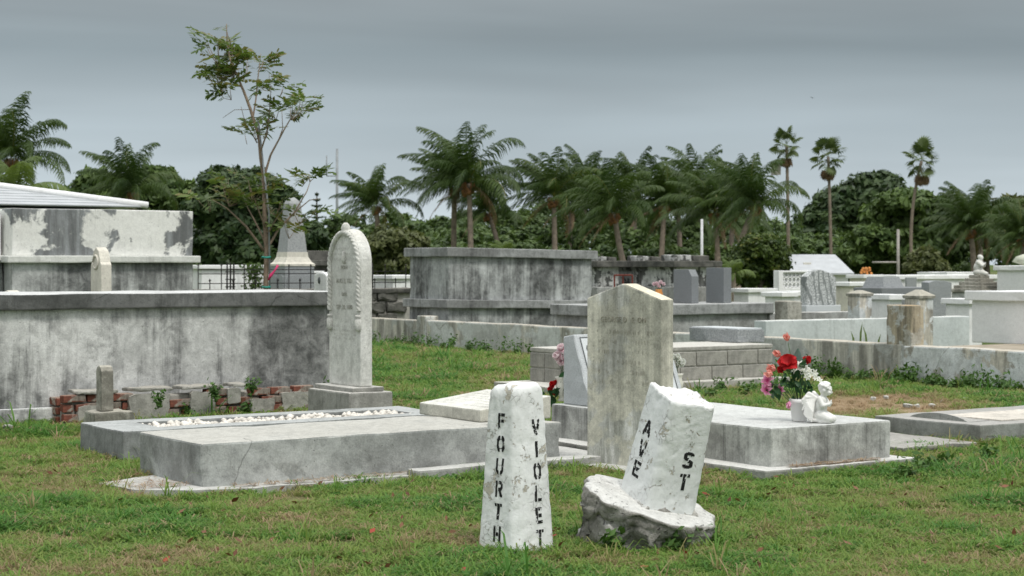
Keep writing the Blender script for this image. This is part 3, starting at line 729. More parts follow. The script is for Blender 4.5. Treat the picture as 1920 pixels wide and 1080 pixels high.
# ---------------------------------------------------------------- low enclosure wall across the view
q0 = at(752, 30.5); WX = q0.x; LWZ = .457
pR = at(1694, 21.5)                                   # pillar stands where two stretches meet
yA = q0.y+2.2; yP = WX/ (pR.x/pR.y) if False else None
def wall_y(px):                                       # y where the line x = WX crosses picture column px
    k_ = (px-960)/FPX
    # (WX*cs - y*sn) = k*(WX*sn + y*cs)
    return WX*(cs-k_*sn)/(sn+k_*cs)
y800, y1690, yEnd = wall_y(800), wall_y(1694), wall_y(1920)-2.5
lw = thing('low_wall', 'low stained grey cement wall running behind the lawn to the brown pillar', 'wall', (WX, y1690, 0))
rbox('wall', (0, 0, 0), .22, y800-y1690, LWZ, M['low_wall'], lw, bev=.02, amp=.012, seed=80, cell=.3, freq=2, chip=.05)
lw2 = thing('low_wall', 'low flaking pale blue cement wall past the brown pillar', 'wall', (WX, yEnd, 0))
rbox('wall', (.0, 0, 0), .22, y1690-yEnd-.002, LWZ-.01, M['low_wall_white'], lw2, bev=.02, amp=.012, seed=81, cell=.3, freq=2, chip=.05)
lw3 = thing('low_wall', 'short grey stretch of low wall beyond the square pier', 'wall', (WX+.02, y800+.3, 0))
rbox('wall', (0, 0, 0), .2, 2.6, LWZ-.01, M['low_wall'], lw3, bev=.02, amp=.01, seed=82, cell=.3)
rbox('pier', (WX-.02, y800, 0), .26, .3, LWZ+.07, M['low_wall'], label='square cement pier in the low grey wall before the octagonal looking vault'.replace('octagonal looking ', 'streaked '), cat='pier', bev=.02, amp=.01, seed=83)
pil_h = zat(570, 21.5)
rbox('pillar', (WX+.004, y1690-.12, LWZ-.03), .215, .40, pil_h-LWZ+.03, M['pillar'], foot=False, label='square brown stained gate pillar rising from the low wall', cat='pillar', bev=.014, amp=.007, seed=84, cell=.1, freq=4, chip=.05)
M['fill'] = plain('fill', (.33, .29, .23), .95, .3, 4, .1, .5)
o = rbox('plot_fill', (WX+.2, yEnd, -.02), 7., y1690-yEnd+1.2, LWZ-.1, M['fill'], foot=False, bev=0, amp=.0, cell=0); o['kind'] = 'structure'

# streaked vault of the middle ground
mv = at(840, 30.2); mvv = vlen(mv, 767); mvu = ulen(mv, 1108)
d0 = 30.2
vault('streaked_vault', 'grey vault with dark vertical streaks, flat cap and stepped base', mv, mvu, mvv,
      (('base', 0, zat(577, d0), 0, M['vault_mid']), ('ledge', zat(578, d0), zat(562, d0), .09, M['cap_mid']), ('body', zat(563, d0), zat(480, d0), 0, M['vault_mid']), ('cap', zat(481, d0), zat(464, d0), .085, M['cap_mid'])), tilt=rad(.8))

# grey capped vault carrying two granite stones
cv = at(1130, 26.4); cvv = vlen(cv, 1043); cvu = ulen(cv, 1440); cd = 26.4
CZ = zat(573, cd)
vault('capped_vault', 'low grey vault with thick cap slab carrying two granite headstones', cv, cvu, cvv,
      (('body', 0, CZ-.16, 0, M['grime_wall']), ('cap', CZ-.162, CZ, .07, M['cap_mid'])))
for i, (px, dd, wv_, tu, h_, lab) in enumerate(((1297, 28.2, .45, .14, .53, 'dark grey granite headstone with cut corner on the capped vault'), (1357, 28.4, .43, .16, .56, 'grey granite block headstone with square top on the capped vault'))):
    p = at(px, dd-.4, CZ+.001)
    t = thing('granite_headstone', lab, 'headstone', p, 'granite stones on the capped vault')
    if i == 0: pf_ = [(0, 0), (wv_, 0), (wv_, h_), (.08, h_), (0, h_*.8)]
    else: pf_ = [(0, 0), (wv_, 0), (wv_, h_), (0, h_)]
    ob('stone', prism(pf_, tu, bev=.006, amp=.001), M['granite_dark'], t)

# block tomb with mortar joints, on a plinth, granite ledger on top
bt_r = gp(1449, 722); tN = bt_r+U*(ulen(bt_r, 1088)); bt_u = (bt_r-tN).x; bt_v = .95; TZ = .475
bt = thing('block_tomb', 'low tomb of buff concrete blocks with pale mortar joints', 'tomb', tN)
rbox('plinth', (-.42, -.2, 0), bt_u+.5, bt_v+.3, .1, M['mortar'], bt, bev=.012, amp=.006, seed=90)
rbox('core', (.012, .012, .098), bt_u-.024, bt_v-.024, TZ-.14, M['mortar'], bt, foot=False, bev=0, amp=0, cell=0)
rbox('top', (0, 0, TZ-.045), bt_u, bt_v, .045, M['mortar'], bt, foot=False, bev=.01, amp=.004, seed=91)
rows = ((.102, .155), (.262, .165))
kb = 6; bl = bt_u/kb
for ri, (z0, h_) in enumerate(rows):
    x = 0; i = 0; first = bl*(.5 if ri else 1)
    while x < bt_u-.03:
        ln = min(first if i == 0 else bl, bt_u-x)
        rbox('block', (x+.007, -.003, z0), ln-.014, .06, h_-.012, M['block'], bt, foot=False, bev=.006, amp=.003, seed=92+i+ri*9, cell=.2)
        x += ln; i += 1
    y = .065; i = 0
    while y < bt_v-.03:
        ln = min(.3, bt_v-y)
        rbox('block', (-.003, y+.006, z0), .06, ln-.012, h_-.012, M['block'], bt, foot=False, bev=.006, amp=.003, seed=120+i+ri*9, cell=.2)
        y += ln; i += 1
gn = gp(1383, 643, TZ+.002); gn = Vector((gn.x, max(gn.y, tN.y+.03), TZ+.002))
gl = thing('granite_ledger', 'rough sided grey granite ledger lying on the block tomb', 'grave tablet', gn)
rbox('stone', (0, 0, 0), ulen(gn, 1433), .88, .155, M['granite_rough'], gl, foot=False, bev=.01, amp=.014, seed=140, cell=.08, freq=5)
rbox('polished_top', (.02, .02, .155), ulen(gn, 1433)-.04, .84, .012, M['granite_face'], gl, foot=False, bev=.003, amp=0)

# slanted granite headstone at the head of the angel slab
ch = Vector((D.x+.06, D.y+s2v-.42, S2+.001))
gh_ = thing('granite_headstone', 'slanted pale granite headstone with rough sides on the angel slab', 'headstone', ch)
cw, cH, cb, ct = .92, .54, .34, .13
bm = bmesh.new()
prof = [(0, 0), (cb, 0), (cb, cH-.02), (cb-ct, cH), (0, .06)]      # (y, z): face leans back
a_ = [bm.verts.new((0, y, z)) for y, z in prof]; b_ = [bm.verts.new((cw, y, z)) for y, z in prof]
bm.faces.new(a_); bm.faces.new(list(reversed(b_)))
for i in range(5): bm.faces.new((a_[(i+1) % 5], a_[i], b_[i], b_[(i+1) % 5]))
bmesh.ops.recalc_face_normals(bm, faces=bm.faces[:])
bmesh.ops.bevel(bm, geom=bm.edges[:], offset=.008, segments=1, affect='EDGES')
for i in range(1, 9):
    bmesh.ops.bisect_plane(bm, geom=bm.verts[:]+bm.edges[:]+bm.faces[:], plane_co=(0, 0, cH*i/9), plane_no=(0, 0, 1))
for i in range(1, 5):
    bmesh.ops.bisect_plane(bm, geom=bm.verts[:]+bm.edges[:]+bm.faces[:], plane_co=(0, cb*i/5, 0), plane_no=(0, 1, 0))
for v in bm.verts:
    if v.co.x < .005 or v.co.x > cw-.005: v.co.x += noise.noise(v.co*9)*.012
ob('stone', mesh_of(bm), M['granite'], gh_)
sl = Vector((0, cb-ct, cH-.06)); upv = sl.normalized(); nv = Vector((1, 0, 0)).cross(upv)
fm = frame_mat((cw/2, 0, .06), (1, 0, 0), upv)
Lf = sl.length
pan = rough_box(cw-.12, Lf-.07, .004, bev=.001, amp=0, cell=0); pan.transform(Matrix.Translation((-(cw-.12)/2, .035, .0005))); pan.transform(fm)
ob('polished_face', pan, M['granite_face'], gh_)
text_obj('CAR', .105, fm @ Vector((-.285, Lf*.76, .006)), (1, 0, 0), upv, M['engrave_grey'], gh_, depth=.001, squeeze=.9)
for z1_ in (.03, Lf-.03):
    ln = rough_box(cw-.1, .004, .003, bev=0, amp=0, cell=0); ln.transform(Matrix.Translation((-(cw-.1)/2, z1_, .0035))); ln.transform(fm); ob('incised_line', ln, M['engrave_grey'], gh_)
for x1_ in (-(cw-.1)/2, (cw-.1)/2):
    ln = rough_box(.004, Lf-.06, .003, bev=0, amp=0, cell=0); ln.transform(Matrix.Translation((x1_, .03, .0035))); ln.transform(fm); ob('incised_line', ln, M['engrave_grey'], gh_)

# ---------------------------------------------------------------- stone enclosure with iron railings, obelisk, box tombs
sw = at(640, 33.5); SWZ = zat(541, 33.5)
swl = -ulen(sw, 365); swr = ulen(sw, 775)
stw = thing('stone_wall', 'dark rough stone enclosure wall with coping under the iron railings', 'wall', sw+U*-swl)
rbox('coping', (0, -.05, SWZ-.1), swl+swr, .4, .1, M['dark_stone'], stw, foot=False, bev=.03, amp=.02, cell=.2, freq=3, seed=150)
rbox('core', (0, .04, 0), swl+swr, .24, SWZ-.1, M['mortar'], stw, bev=0, amp=0, cell=0)
random.seed(5)
sblk = [rough_box(.44, .1, .2, bev=.03, amp=.03, cell=.09, freq=7, seed=160+i) for i in range(4)]
for r_ in range(4):
    x = -.2*(r_ % 2)+.2
    while x < swl+swr-.45:
        ob('stone', random.choice(sblk), M['dark_stone'], stw, (x, -.03, .03+r_*.22)); x += .47
def railing(name, label, p, length, h, gap, mat, rails=(.2, .62), finial=True):
    t = thing(name, label, 'railing', p)
    for z in rails: ob('rail', tube([(0, 0, h*z), (length, 0, h*z)], .011, 4), mat, t)
    bm = bmesh.new(); tube_into(bm, [(0, 0, 0), (0, 0, h*.93), (0, 0, h*.95), (0, 0, h)], [.010, .010, .026, .002], 5)
    tall = mesh_of(bm); tall.materials.append(mat)
    bm = bmesh.new(); tube_into(bm, [(0, 0, 0), (0, 0, h*.32), (0, 0, h*.36), (0, 0, h*.44)], [.010, .010, .026, .002], 5)
    short = mesh_of(bm); short.materials.append(mat)
    k_ = int(length/gap)
    for i in range(k_+1):
        ob('picket', tall, None, t, (i*length/k_, 0, 0))
        if i < k_: ob('picket', short, None, t, ((i+.5)*length/k_, 0, 0))
    return t
rl = ulen(at(375, 33.5), 615)
p = at(375, 33.5); p.z = SWZ; RH = zat(494, 34.)-SWZ
p = Vector((p.x, sw.y+.12, SWZ-.01)); p.x = (sw+U*-swl).x+.12
railing('iron_railing', 'black iron railing with spear points on the dark stone wall by the sapling', p, swl-.25, RH, .42, M['iron'], (.25, .62, .78))
railing('iron_railing', 'black iron railing between the rope headstone and the streaked vault', Vector((sw.x+.1, sw.y+.12, SWZ-.01)), swr-.2, RH, .36, M['iron'], (.25, .7))
for i, (px, wpx) in enumerate(((432, 5), (692, 9))):
    p = at(px, 33.9); p.z = SWZ-.02
    bm = bmesh.new()
    for dx in (-.07, 0, .07):
        tube_into(bm, [(dx, 0, 0), (dx, 0, RH*1.02), (dx, 0, RH*1.1)], [.018, .016, .003], 5)
    for z in (.1, .4, .7): tube_into(bm, [(-.1, 0, RH*z), (.1, 0, RH*z)], .014, 4)
    ob('railing_post', mesh_of(bm), M['iron'], None, p, ('clustered iron corner post beside the vine in the railing', 'thick rusty iron post of the railing behind the rope headstone')[i], 'post', 'posts of the iron railing')
# white box tombs behind the railing
for (px0, px1, py, dd, lab) in ((378, 640, 497, 37, 'long white box tomb behind the iron railing and sapling'), (737, 800, 516, 38, 'small white box tomb behind the railing by the streaked vault'), (560, 590, 508, 36, 'white tomb end showing between obelisk and dark stone urn base')):
    p = at(px0, dd); h_ = zat(py, dd)
    vault('box_tomb', lab, p, max(.5, ulen(p, px1)), 1.1, (('body', 0, h_-.08, 0, M['white_far']), ('cap', h_-.082, h_, .06, M['white_far'])), 'tomb', 'white box tombs behind the railing')
# obelisk
op = at(548, 35.2)
ob_ = thing('obelisk', 'grey marble obelisk on a flared white base behind the railing', 'obelisk', op)
z1, z2, z3, z4 = zat(497, 35.2), zat(484, 35.2), zat(382, 35.2), zat(370, 35.2)
def sq_loft(levels, seg=1):
    bm = bmesh.new(); rings = []
    for z, h in levels: rings.append([bm.verts.new((x*h, y*h, z)) for x, y in ((-1, -1), (1, -1), (1, 1), (-1, 1))])
    for i in range(len(rings)-1):
        for k in range(4): bm.faces.new((rings[i][k], rings[i][(k+1) % 4], rings[i+1][(k+1) % 4], rings[i+1][k]))
    bm.faces.new(list(reversed(rings[0]))); bm.faces.new(rings[-1])
    return mesh_of(bm)
for nm, lev, mt in (('pedestal', ((0, .32), (z1-.02, .32)), 'granite_rough'), ('flared_base', ((z1-.02, .335), (z1+.02, .335), (z1+.06, .285), (z1+.16, .235), (z2+.12, .225)), 'cream'), ('shaft', ((z2+.12, .215), (z3, .125), (z3+.06, .095), (z4, .03)), 'obelisk_stone')):
    ob(nm, sq_loft(lev), M[mt], ob_)
for xx in (-.15, .15):
    o = ob('panel', prism(arch(.24, .5, .06, 8), .03, bev=.008, amp=0), M['granite_rough'], ob_, (-.34, xx-.12, z1-.75))
for xx in (-.15, .15):
    o = ob('panel', prism(arch(.24, .5, .06, 8), .03, bev=.008, amp=0), M['granite_rough'], ob_, (xx+.12, -.34, z1-.75)); o.rotation_euler = (0, 0, rad(90))
# dark stone urn base
up_ = at(612, 37)
vault('dark_monument', 'blackened stone monument with spreading cap behind the rope headstone', up_+U*-.5, .9, .9,
      (('base', 0, zat(512, 37), -.05, M['dark_stone']), ('cove', zat(513, 37), zat(497, 37), .1, M['dark_stone']), ('cap', zat(498, 37), zat(488, 37), .24, M['dark_stone']), ('crown', zat(489, 37), zat(470, 37), -.12, M['dark_stone'])), 'monument')
# ruined whitewashed vaults behind the pointed headstone
for i, (px0, px1, pyt, dd, lab) in enumerate(((1108, 1160, 481, 40, 'blackened whitewashed vault with flat top blocks beside the streaked vault'), (1187, 1244, 480, 40.5, 'crumbling whitewashed vault behind the leaning palm trunk'), (1252, 1338, 478, 39, 'blackened vault with rounded stone cap behind the granite headstones'))):
    p = at(px0+14, dd); lu_ = ulen(p, px1); lv_ = max(.6, vlen(p, px0))
    t = vault('ruined_vault', lab, p, lu_, lv_+.6, (('base', 0, zat(538, dd), .12, M['grime_wall']), ('body', zat(539, dd), zat(500, dd), 0, M['ruin_white']), ('cap', zat(501, dd), zat(489, dd), .14, M['dark_stone'])), group='ruined whitewashed vaults')
    rbox('top_block', (.08, .1, zat(490, dd)), lu_*.42, .5, zat(pyt, dd)-zat(490, dd), M['ruin_white'], t, foot=False, bev=.02, amp=.015)
    rbox('top_block', (.1+lu_*.45, .1, zat(490, dd)), lu_*.42, .5, zat(pyt+1, dd)-zat(490, dd), M['dark_stone'], t, foot=False, bev=.02, amp=.015)
p = at(1152, 33); bm = bmesh.new(); h_ = zat(516, 33)
for x in (0, .2, .42): tube_into(bm, [(x, 0, 0), (x, 0, h_)], .016, 5)
for z in (h_, h_-.25): tube_into(bm, [(0, 0, z), (.42, 0, z)], .016, 5)
ob('rusty_railing', mesh_of(bm), M['rust_red'], None, p, 'rusty red iron rail stub behind the pointed headstone', 'railing')

# ---------------------------------------------------------------- plots to the side of the pillar
bwp = at(1436, 25.2); vault('plot_wall', 'pale blue painted plot wall behind the low stained wall', bwp, ulen(bwp, 1818), .25, (('wall', 0, zat(602, 25.2), 0, M['blue_wall']),), 'wall')
gwp = at(1444, 28.2); vault('plot_wall', 'grey stained plot wall in front of the veined marble headstone', gwp, ulen(gwp, 1606), .25, (('wall', 0, zat(587, 28.2), 0, M['grime_wall']),), 'wall')
mh = at(1513, 29.6); t = thing('marble_headstone', 'veined grey and white marble headstone with peaked top', 'headstone', mh)
bz = zat(584, 29.6); wz = ulen(mh, 1568)
rbox('base', (-.06, -.05, 0), wz+.12, .35, bz+.1, M['granite_face'], t, bev=.01, amp=.002)
bm_ = prism([(0, 0), (wz, 0), (wz, .46), (wz*.8, .54), (wz*.45, .6), (wz*.2, .565), (0, .48)], .16, bev=.012, amp=.003)
bm_.transform(Matrix.Rotation(rad(-90), 4, 'Z')); bm_.transform(Matrix.Translation((0, .16, bz+.1)))
ob('stone', bm_, M['marble_vein'], t)
def post(px, py, wpx, d_, lab, capz, mat='low_wall_white', mossy='lichen_stone'):
    p = at(px, d_); w__ = wpx*d_/FPX/1.39; h_ = zat(py, d_)
    t = thing('plot_post', lab, 'post', p, 'whitewashed posts with mossy caps')
    rbox('shaft', (-w__/2, -w__/2, 0), w__, w__, h_-capz, M[mat], t, bev=.015, amp=.006, cell=.15)
    ob('cap', sq_loft(((h_-capz, w__*.56), (h_-capz+.04, w__*.58), (h_, w__*.12))), M[mossy], t)
post(1612, 544, 44, 27.4, 'squat whitewashed post with mossy cap by the veined headstone', .09)
post(1723, 543, 52, 26.6, 'squat whitewashed post with pointed mossy cap behind the brown pillar', .13)
rg = at(1742, 30.5); t = thing('granite_headstone', 'rough grey granite headstone behind the mossy capped post', 'headstone', rg); wz = ulen(rg, 1784)
bm_ = prism([(0, 0), (wz, 0), (wz, zat(530, 30.5)), (wz*.7, zat(526.5, 30.5)), (wz*.2, zat(526.5, 30.5)), (0, zat(529, 30.5))], .18, bev=.01, amp=.012, cell=.1)
bm_.transform(Matrix.Rotation(rad(-90), 4, 'Z')); bm_.transform(Matrix.Translation((0, .18, 0))); ob('stone', bm_, M['granite_rough'], t)
dg = at(1643, 36); t = thing('granite_headstone', 'dark polished slant headstone on a broad dark base', 'headstone', dg); wz = ulen(dg, 1682)
rbox('base', (-.15, -.3, 0), ulen(dg, 1742)+.1, .8, zat(539, 36), M['granite_dark'], t, bev=.02, amp=.004)
ob('stone', sq_loft(((zat(540, 36), wz*.5), (zat(519, 36), wz*.38))), M['granite_rough'], t, (wz*.5, .1, 0))
# statue on stepped pyramid
sp_ = at(1836, 33.5)
t = thing('statue_monument', 'small praying stone figure on a stepped pyramid cap', 'monument', sp_)
rbox('pedestal', (-.36, -.36, 0), .72, .72, zat(548, 33.5), M['limewash_low'], t, bev=.02)
zz = zat(548, 33.5)
for i, h_ in enumerate((.50, .42, .33, .24, .17)):
    rbox('step', (-h_*.8, -h_*.8, zz+i*.065), h_*1.6, h_*1.6, .067, M['lichen_stone'], t, foot=False, bev=.015, amp=.006, cell=.12)
zz += .325
zf_ = zz
statue_t = t
wv_ = at(1822, 24.3); wv_.z = LWZ-.125
vault('white_vault', 'clean white vault with flat cap beyond the pale low wall', Vector((wv_.x, wv_.y-3.0, wv_.z)), 1.3, 3.0, (('body', 0, zat(562, 24.3)-wv_.z, 0, M['white_paint']), ('cap', zat(563, 24.3)-wv_.z, zat(545, 24.3)-wv_.z, .07, M['white_paint'])))
w2 = at(1869, 33); vault('white_vault', 'upper white vault standing behind the clean capped one', Vector((w2.x, w2.y-2.5, 0)), 1.6, 2.5, (('body', 0, zat(506, 33), 0, M['white_far']), ('cap', zat(507, 33), zat(498, 33), .05, M['white_far'])))
bb = at(1872, 36); ob('bouquet', lathe([(.05, 0), (.3, .1), (.26, .2), (.1, .25)], 10, True, lambda a, z: 1+.25*math.cos(5*a+z*40)), M['p_white'], None, Vector((bb.x+.2, bb.y-.6, zat(500, 36))), 'white flower heap behind the upper white vault', 'flowers')
bs_ = ob('flower_stand', rough_box(.8, .8, zat(500, 36), cell=0, amp=0), M['white_far'], None, Vector((bb.x-.2, bb.y-1., 0)), 'white block under the heap of white flowers', 'tomb')
# far white tombs, tin-roofed mausoleum, breeze-block screen
fw = at(1680, 46); vault('long_white_tomb', 'long white tomb row in front of the spreading tree', fw, ulen(fw, 1872), 1.2, (('body', 0, zat(523, 46), 0, M['white_far']), ('cap', zat(524, 46), zat(516, 46), .07, M['white_far'])), 'tomb')
rbox('grey_plaque', at(1700, 45.6)+UP*.35, ulen(at(1700, 45.6), 1719), .06, zat(520, 45.6)-.35, M['granite_rough'], label='grey plaque on the long white tomb row', cat='plaque', foot=False, amp=.0)
fw2 = at(1776, 52); vault('long_white_tomb', 'flat white tomb block behind the long white tomb row', fw2, ulen(fw2, 1828), 1.2, (('body', 0, zat(510, 52), 0, M['white_far']),), 'tomb')
fm0 = at(1480, 70); fl = 116*70/FPX; zE, zR = zat(512, 70), zat(477, 72)
t = thing('roofed_mausoleum', 'white mausoleum with plain sloping white roof before the dark tree', 'mausoleum', fm0, None, -ANG)
rbox('wall', (.1, .1, 0), fl-.2, 2.2, zE-.02, M['white_far'], t, foot=False, amp=0, cell=0)
ob('roof', pyd([(-.1, -.1, zE), (fl+.1, -.1, zE), (fl-.22, 2.3, zR), (-.1, 2.3, zR), (-.1, -.1, zE-.07), (fl+.1, -.1, zE-.07), (fl+.1, 2.4, zE-.07), (-.1, 2.4, zE-.07)], [(0, 1, 2, 3), (4, 5, 1, 0), (1, 5, 6, 2), (4, 0, 3, 7), (7, 3, 2, 6), (7, 6, 5, 4)]), M['tin'], t)
rbox('roof_vent', (fl*.30, 1.0, zE+(zR-zE)*.40), .3, .2, .12, M['cream'], t, foot=False, amp=0, cell=0)
bsx = at(1466, 43); t = thing('breeze_screen', 'white breeze block screen wall with round openings and end posts', 'wall', bsx); bl_u = ulen(bsx, 1520); hT = zat(511, 43)
rbox('base', (0, .02, 0), bl_u, .1, hT-.38, M['white_far'], t, amp=0, cell=0)
for x in (-.12, bl_u-.0): rbox('post', (x, -.03, 0), .14, .2, hT+.05, M['white_far'], t, amp=0, cell=0)
bm = bmesh.new()
ring = [(math.cos(a*math.pi/6)*.062, math.sin(a*math.pi/6)*.062) for a in range(13)]
tube_into(bm, [(x, 0, z) for x, z in ring], .016, 5); rme = mesh_of(bm); rme.materials.append(M['white_far'])
for r_ in range(3):
    for i in range(int(bl_u/.128)): ob('breeze_ring', rme, None, t, (.07+i*.128, .07, hT-.31+r_*.126))
rbox('screen_back', (0, .115, hT-.38), bl_u, .02, .38, M['white_far'], t, foot=False, amp=0, cell=0)
rbox('top_rail', (0, 0, hT), bl_u, .14, .045, M['white_far'], t, foot=False, amp=0, cell=0)
for (px0, px1, py, dd, lab) in ((1380, 1452, 541, 40, 'low white box tomb in front of the clipped round bush'), (1440, 1470, 548, 34, 'small white tomb with grey end by the breeze screen'), (1460, 1512, 546, 35, 'white low tomb under the breeze screen'), (1570, 1640, 529, 40, 'cream tomb with square niche beside the veined headstone'), (1598, 1650, 515, 44, 'cream tomb with an orange flower bunch on top'), (1636, 1690, 552, 29.5, 'white plot block behind the squat whitewashed post'), (1785, 1822, 560, 28.5, 'white low tomb under the praying figure')):
    p = at(px0+.5*sn*FPX/dd, dd); h_ = zat(py, dd)
    t = vault('box_tomb', lab, p, max(.3, ulen(p, px1)), .5, (('body', 0, h_-.09, 0, M['cream'] if 'cream' in lab else M['white_far']), ('cap', h_-.092, h_, .06, M['white_far'])), 'tomb', 'small pale tombs beyond the plots')
    if 'niche' in lab: rbox('niche', (.25, -.012, h_-.75), .5, .02, .5, M['granite_rough'], t, foot=False, amp=0, cell=0)
    if 'orange' in lab:
        fl_ = at(1625, dd+.3); 
        bm = bmesh.new(); random.seed(3)
        for i in range(14): 
            q = Vector((random.uniform(-.25, .25), random.uniform(-.1, .1), random.uniform(.03, .3))); bmesh.ops.create_icosphere(bm, subdivisions=1, radius=.04, matrix=Matrix.Translation(q*.6))
        ob('bouquet', mesh_of(bm), M['terracotta'], None, Vector((fl_.x, fl_.y, h_-.01)), 'orange bunch of flowers on the far cream tomb', 'flowers')
rbox('mossy_block', at(1477, 27.6), .3, .3, zat(565, 27.6), M['lichen_stone'], label='mossy square block beside the veined marble headstone', cat='stone', bev=.02, amp=.01)
# poles, mast
for nm, lab, px, py0, d_, r_, mt in (('utility_pole', 'bare grey utility pole in front of the spreading tree', 1684, 430, 62, .06, 'pole_wood'), ('flag_pole', 'thin white pole among the palm trunks', 1316, 411, 62, .055, 'white_pole'), ('radio_mast', 'tall grey radio mast rising beyond the trees', 632, 279, 190, .17, 'steel')):
    p = at(px, d_); t = thing(nm, lab, 'pole', p)
    ob('shaft', tube([(0, 0, 0), (0, 0, zat(py0, d_))], [r_, r_*.8], 8), M[mt], t)
    if nm == 'utility_pole': ob('crossarm', tube([(-.9*cs, .9*sn, zat(492, d_)), (0, 0, zat(492, d_))], .035, 6), M[mt], t)
    if nm == 'radio_mast': ob('antenna', tube([(-1.0, .5, zat(330, d_)), (-1.0, .5, zat(292, d_))], .07, 5), M[mt], t); ob('bracket', tube([(-1.0, .5, zat(330, d_)), (0, 0, zat(330, d_))], .06, 5), M[mt], t)
# ---------------------------------------------------------------- street-name markers
def glyph(ch):
    """strokes of a stencil letter in a unit box: segments (x0,y0,x1,y1), rings (cx,cy,rx,ry,a0,a1), gaps (x0,y0,x1,y1)"""
    S, G, A_ = [], [], []
    if ch == 'F': S = [(.12, 0, .12, 1), (.12, .9, .95, .9), (.12, .52, .8, .52)]; G = [(.30, .8, .42, 1.1), (.30, .42, .42, .62)]
    elif ch == 'O': A_ = [(.5, .5, .40, .42, 0, 360)]; G = [(.43, .8, .57, 1.1), (.43, -.1, .57, .2)]
    elif ch == 'U': S = [(.12, .35, .12, 1), (.88, .35, .88, 1)]; A_ = [(.5, .36, .38, .28, 180, 360)]; G = [(.43, -.1, .57, .2)]
    elif ch == 'R': S = [(.12, 0, .12, 1), (.12, .92, .6, .92), (.12, .48, .6, .48), (.5, .48, .92, 0)]; A_ = [(.58, .70, .30, .22, -90, 90)]; G = [(.28, .36, .40, .58), (.28, .8, .40, 1.05)]
    elif ch == 'T': S = [(.5, 0, .5, 1), (.0, .9, 1., .9)]; G = [(.26, .8, .36, 1.05), (.64, .8, .74, 1.05)]
    elif ch == 'H': S = [(.12, 0, .12, 1), (.88, 0, .88, 1), (.12, .5, .88, .5)]; G = [(.26, .35, .36, .65), (.64, .35, .74, .65)]
    elif ch == 'V': S = [(.06, 1, .5, 0), (.94, 1, .5, 0)]; G = [(.0, .62, .25, .70)]
    elif ch == 'I': S = [(.5, 0, .5, 1)]
    elif ch == 'L': S = [(.15, 0, .15, 1), (.15, .1, .92, .1)]; G = [(.33, -.1, .44, .25)]
    elif ch == 'E': S = [(.14, 0, .14, 1), (.14, .9, .92, .9), (.14, .5, .8, .5), (.14, .1, .92, .1)]; G = [(.32, .4, .42, .6), (.32, .8, .42, 1.1)]
    elif ch == 'A': S = [(.08, 0, .46, 1), (.92, 0, .54, 1), (.25, .3, .75, .3)]; G = [(.44, .15, .56, .45)]
    elif ch == 'S': A_ = [(.5, .73, .36, .19, 10, 275), (.5, .27, .36, .19, -170, 95)]; G = [(.44, .42, .56, .58)]
    return S, A_, G
def inside(ch, x, y, t, asp):
    S, A_, G = glyph(ch)
    for g in G:
        if g[0] < x < g[2] and g[1] < y < g[3]: return False
    for x0_, y0_, x1_, y1_ in S:
        dx, dy = (x1_-x0_)*asp, y1_-y0_; px, py = (x-x0_)*asp, y-y0_
        L2 = dx*dx+dy*dy; q = (px*dx+py*dy)/L2
        if -.02 <= q <= 1.02 and abs(px*dy-py*dx)/math.sqrt(L2) < t: return True
    for cx, cy, rx, ry, a0, a1 in A_:
        px, py = (x-cx)*asp, y-cy; rr = math.hypot(px/(rx*asp), py/ry); r_loc = math.hypot(px, py)
        a = math.degrees(math.atan2(py/ry, px/(rx*asp)))
        ok = any(a0 <= a+k <= a1 for k in (-360, 0, 360))
        if ok and abs(rr-1)*min(rx*asp, ry)*1.1 < t: return True
    return False
def stencil(ch, bvh, org, right, up, wd, hg, mat, parent, worn, seed):
    """black stencilled letter laid on the uneven paint; worn where the paint has flaked"""
    nx, ny = 15, 26; nrm = Vector(right).cross(Vector(up)); V, Fc, idx = [], [], {}
    def vert(i, j):
        if (i, j) not in idx:
            p = org+Vector(right)*((i/nx-.5)*wd)+Vector(up)*((j/ny-.5)*hg)
            hit = bvh.ray_cast(p+nrm*.08, -nrm, .2)
            q = hit[0] if hit[0] is not None else p
            idx[(i, j)] = len(V); V.append(q+nrm*.0014)
        return idx[(i, j)]
    for i in range(nx):
        for j in range(ny):
            x, y = (i+.5)/nx, (j+.5)/ny
            if not inside(ch, x, y, .105, wd/hg): continue
            k_ = noise.noise(Vector((x*2.2+seed*5.1, y*3.0, seed)))+.5*noise.noise(Vector((x*8, y*9, seed*2)))
            if k_ > .62-worn: continue
            Fc.append((vert(i, j), vert(i+1, j), vert(i+1, j+1), vert(i, j+1)))
    if Fc: ob('letter', pyd(V, Fc), mat, parent)
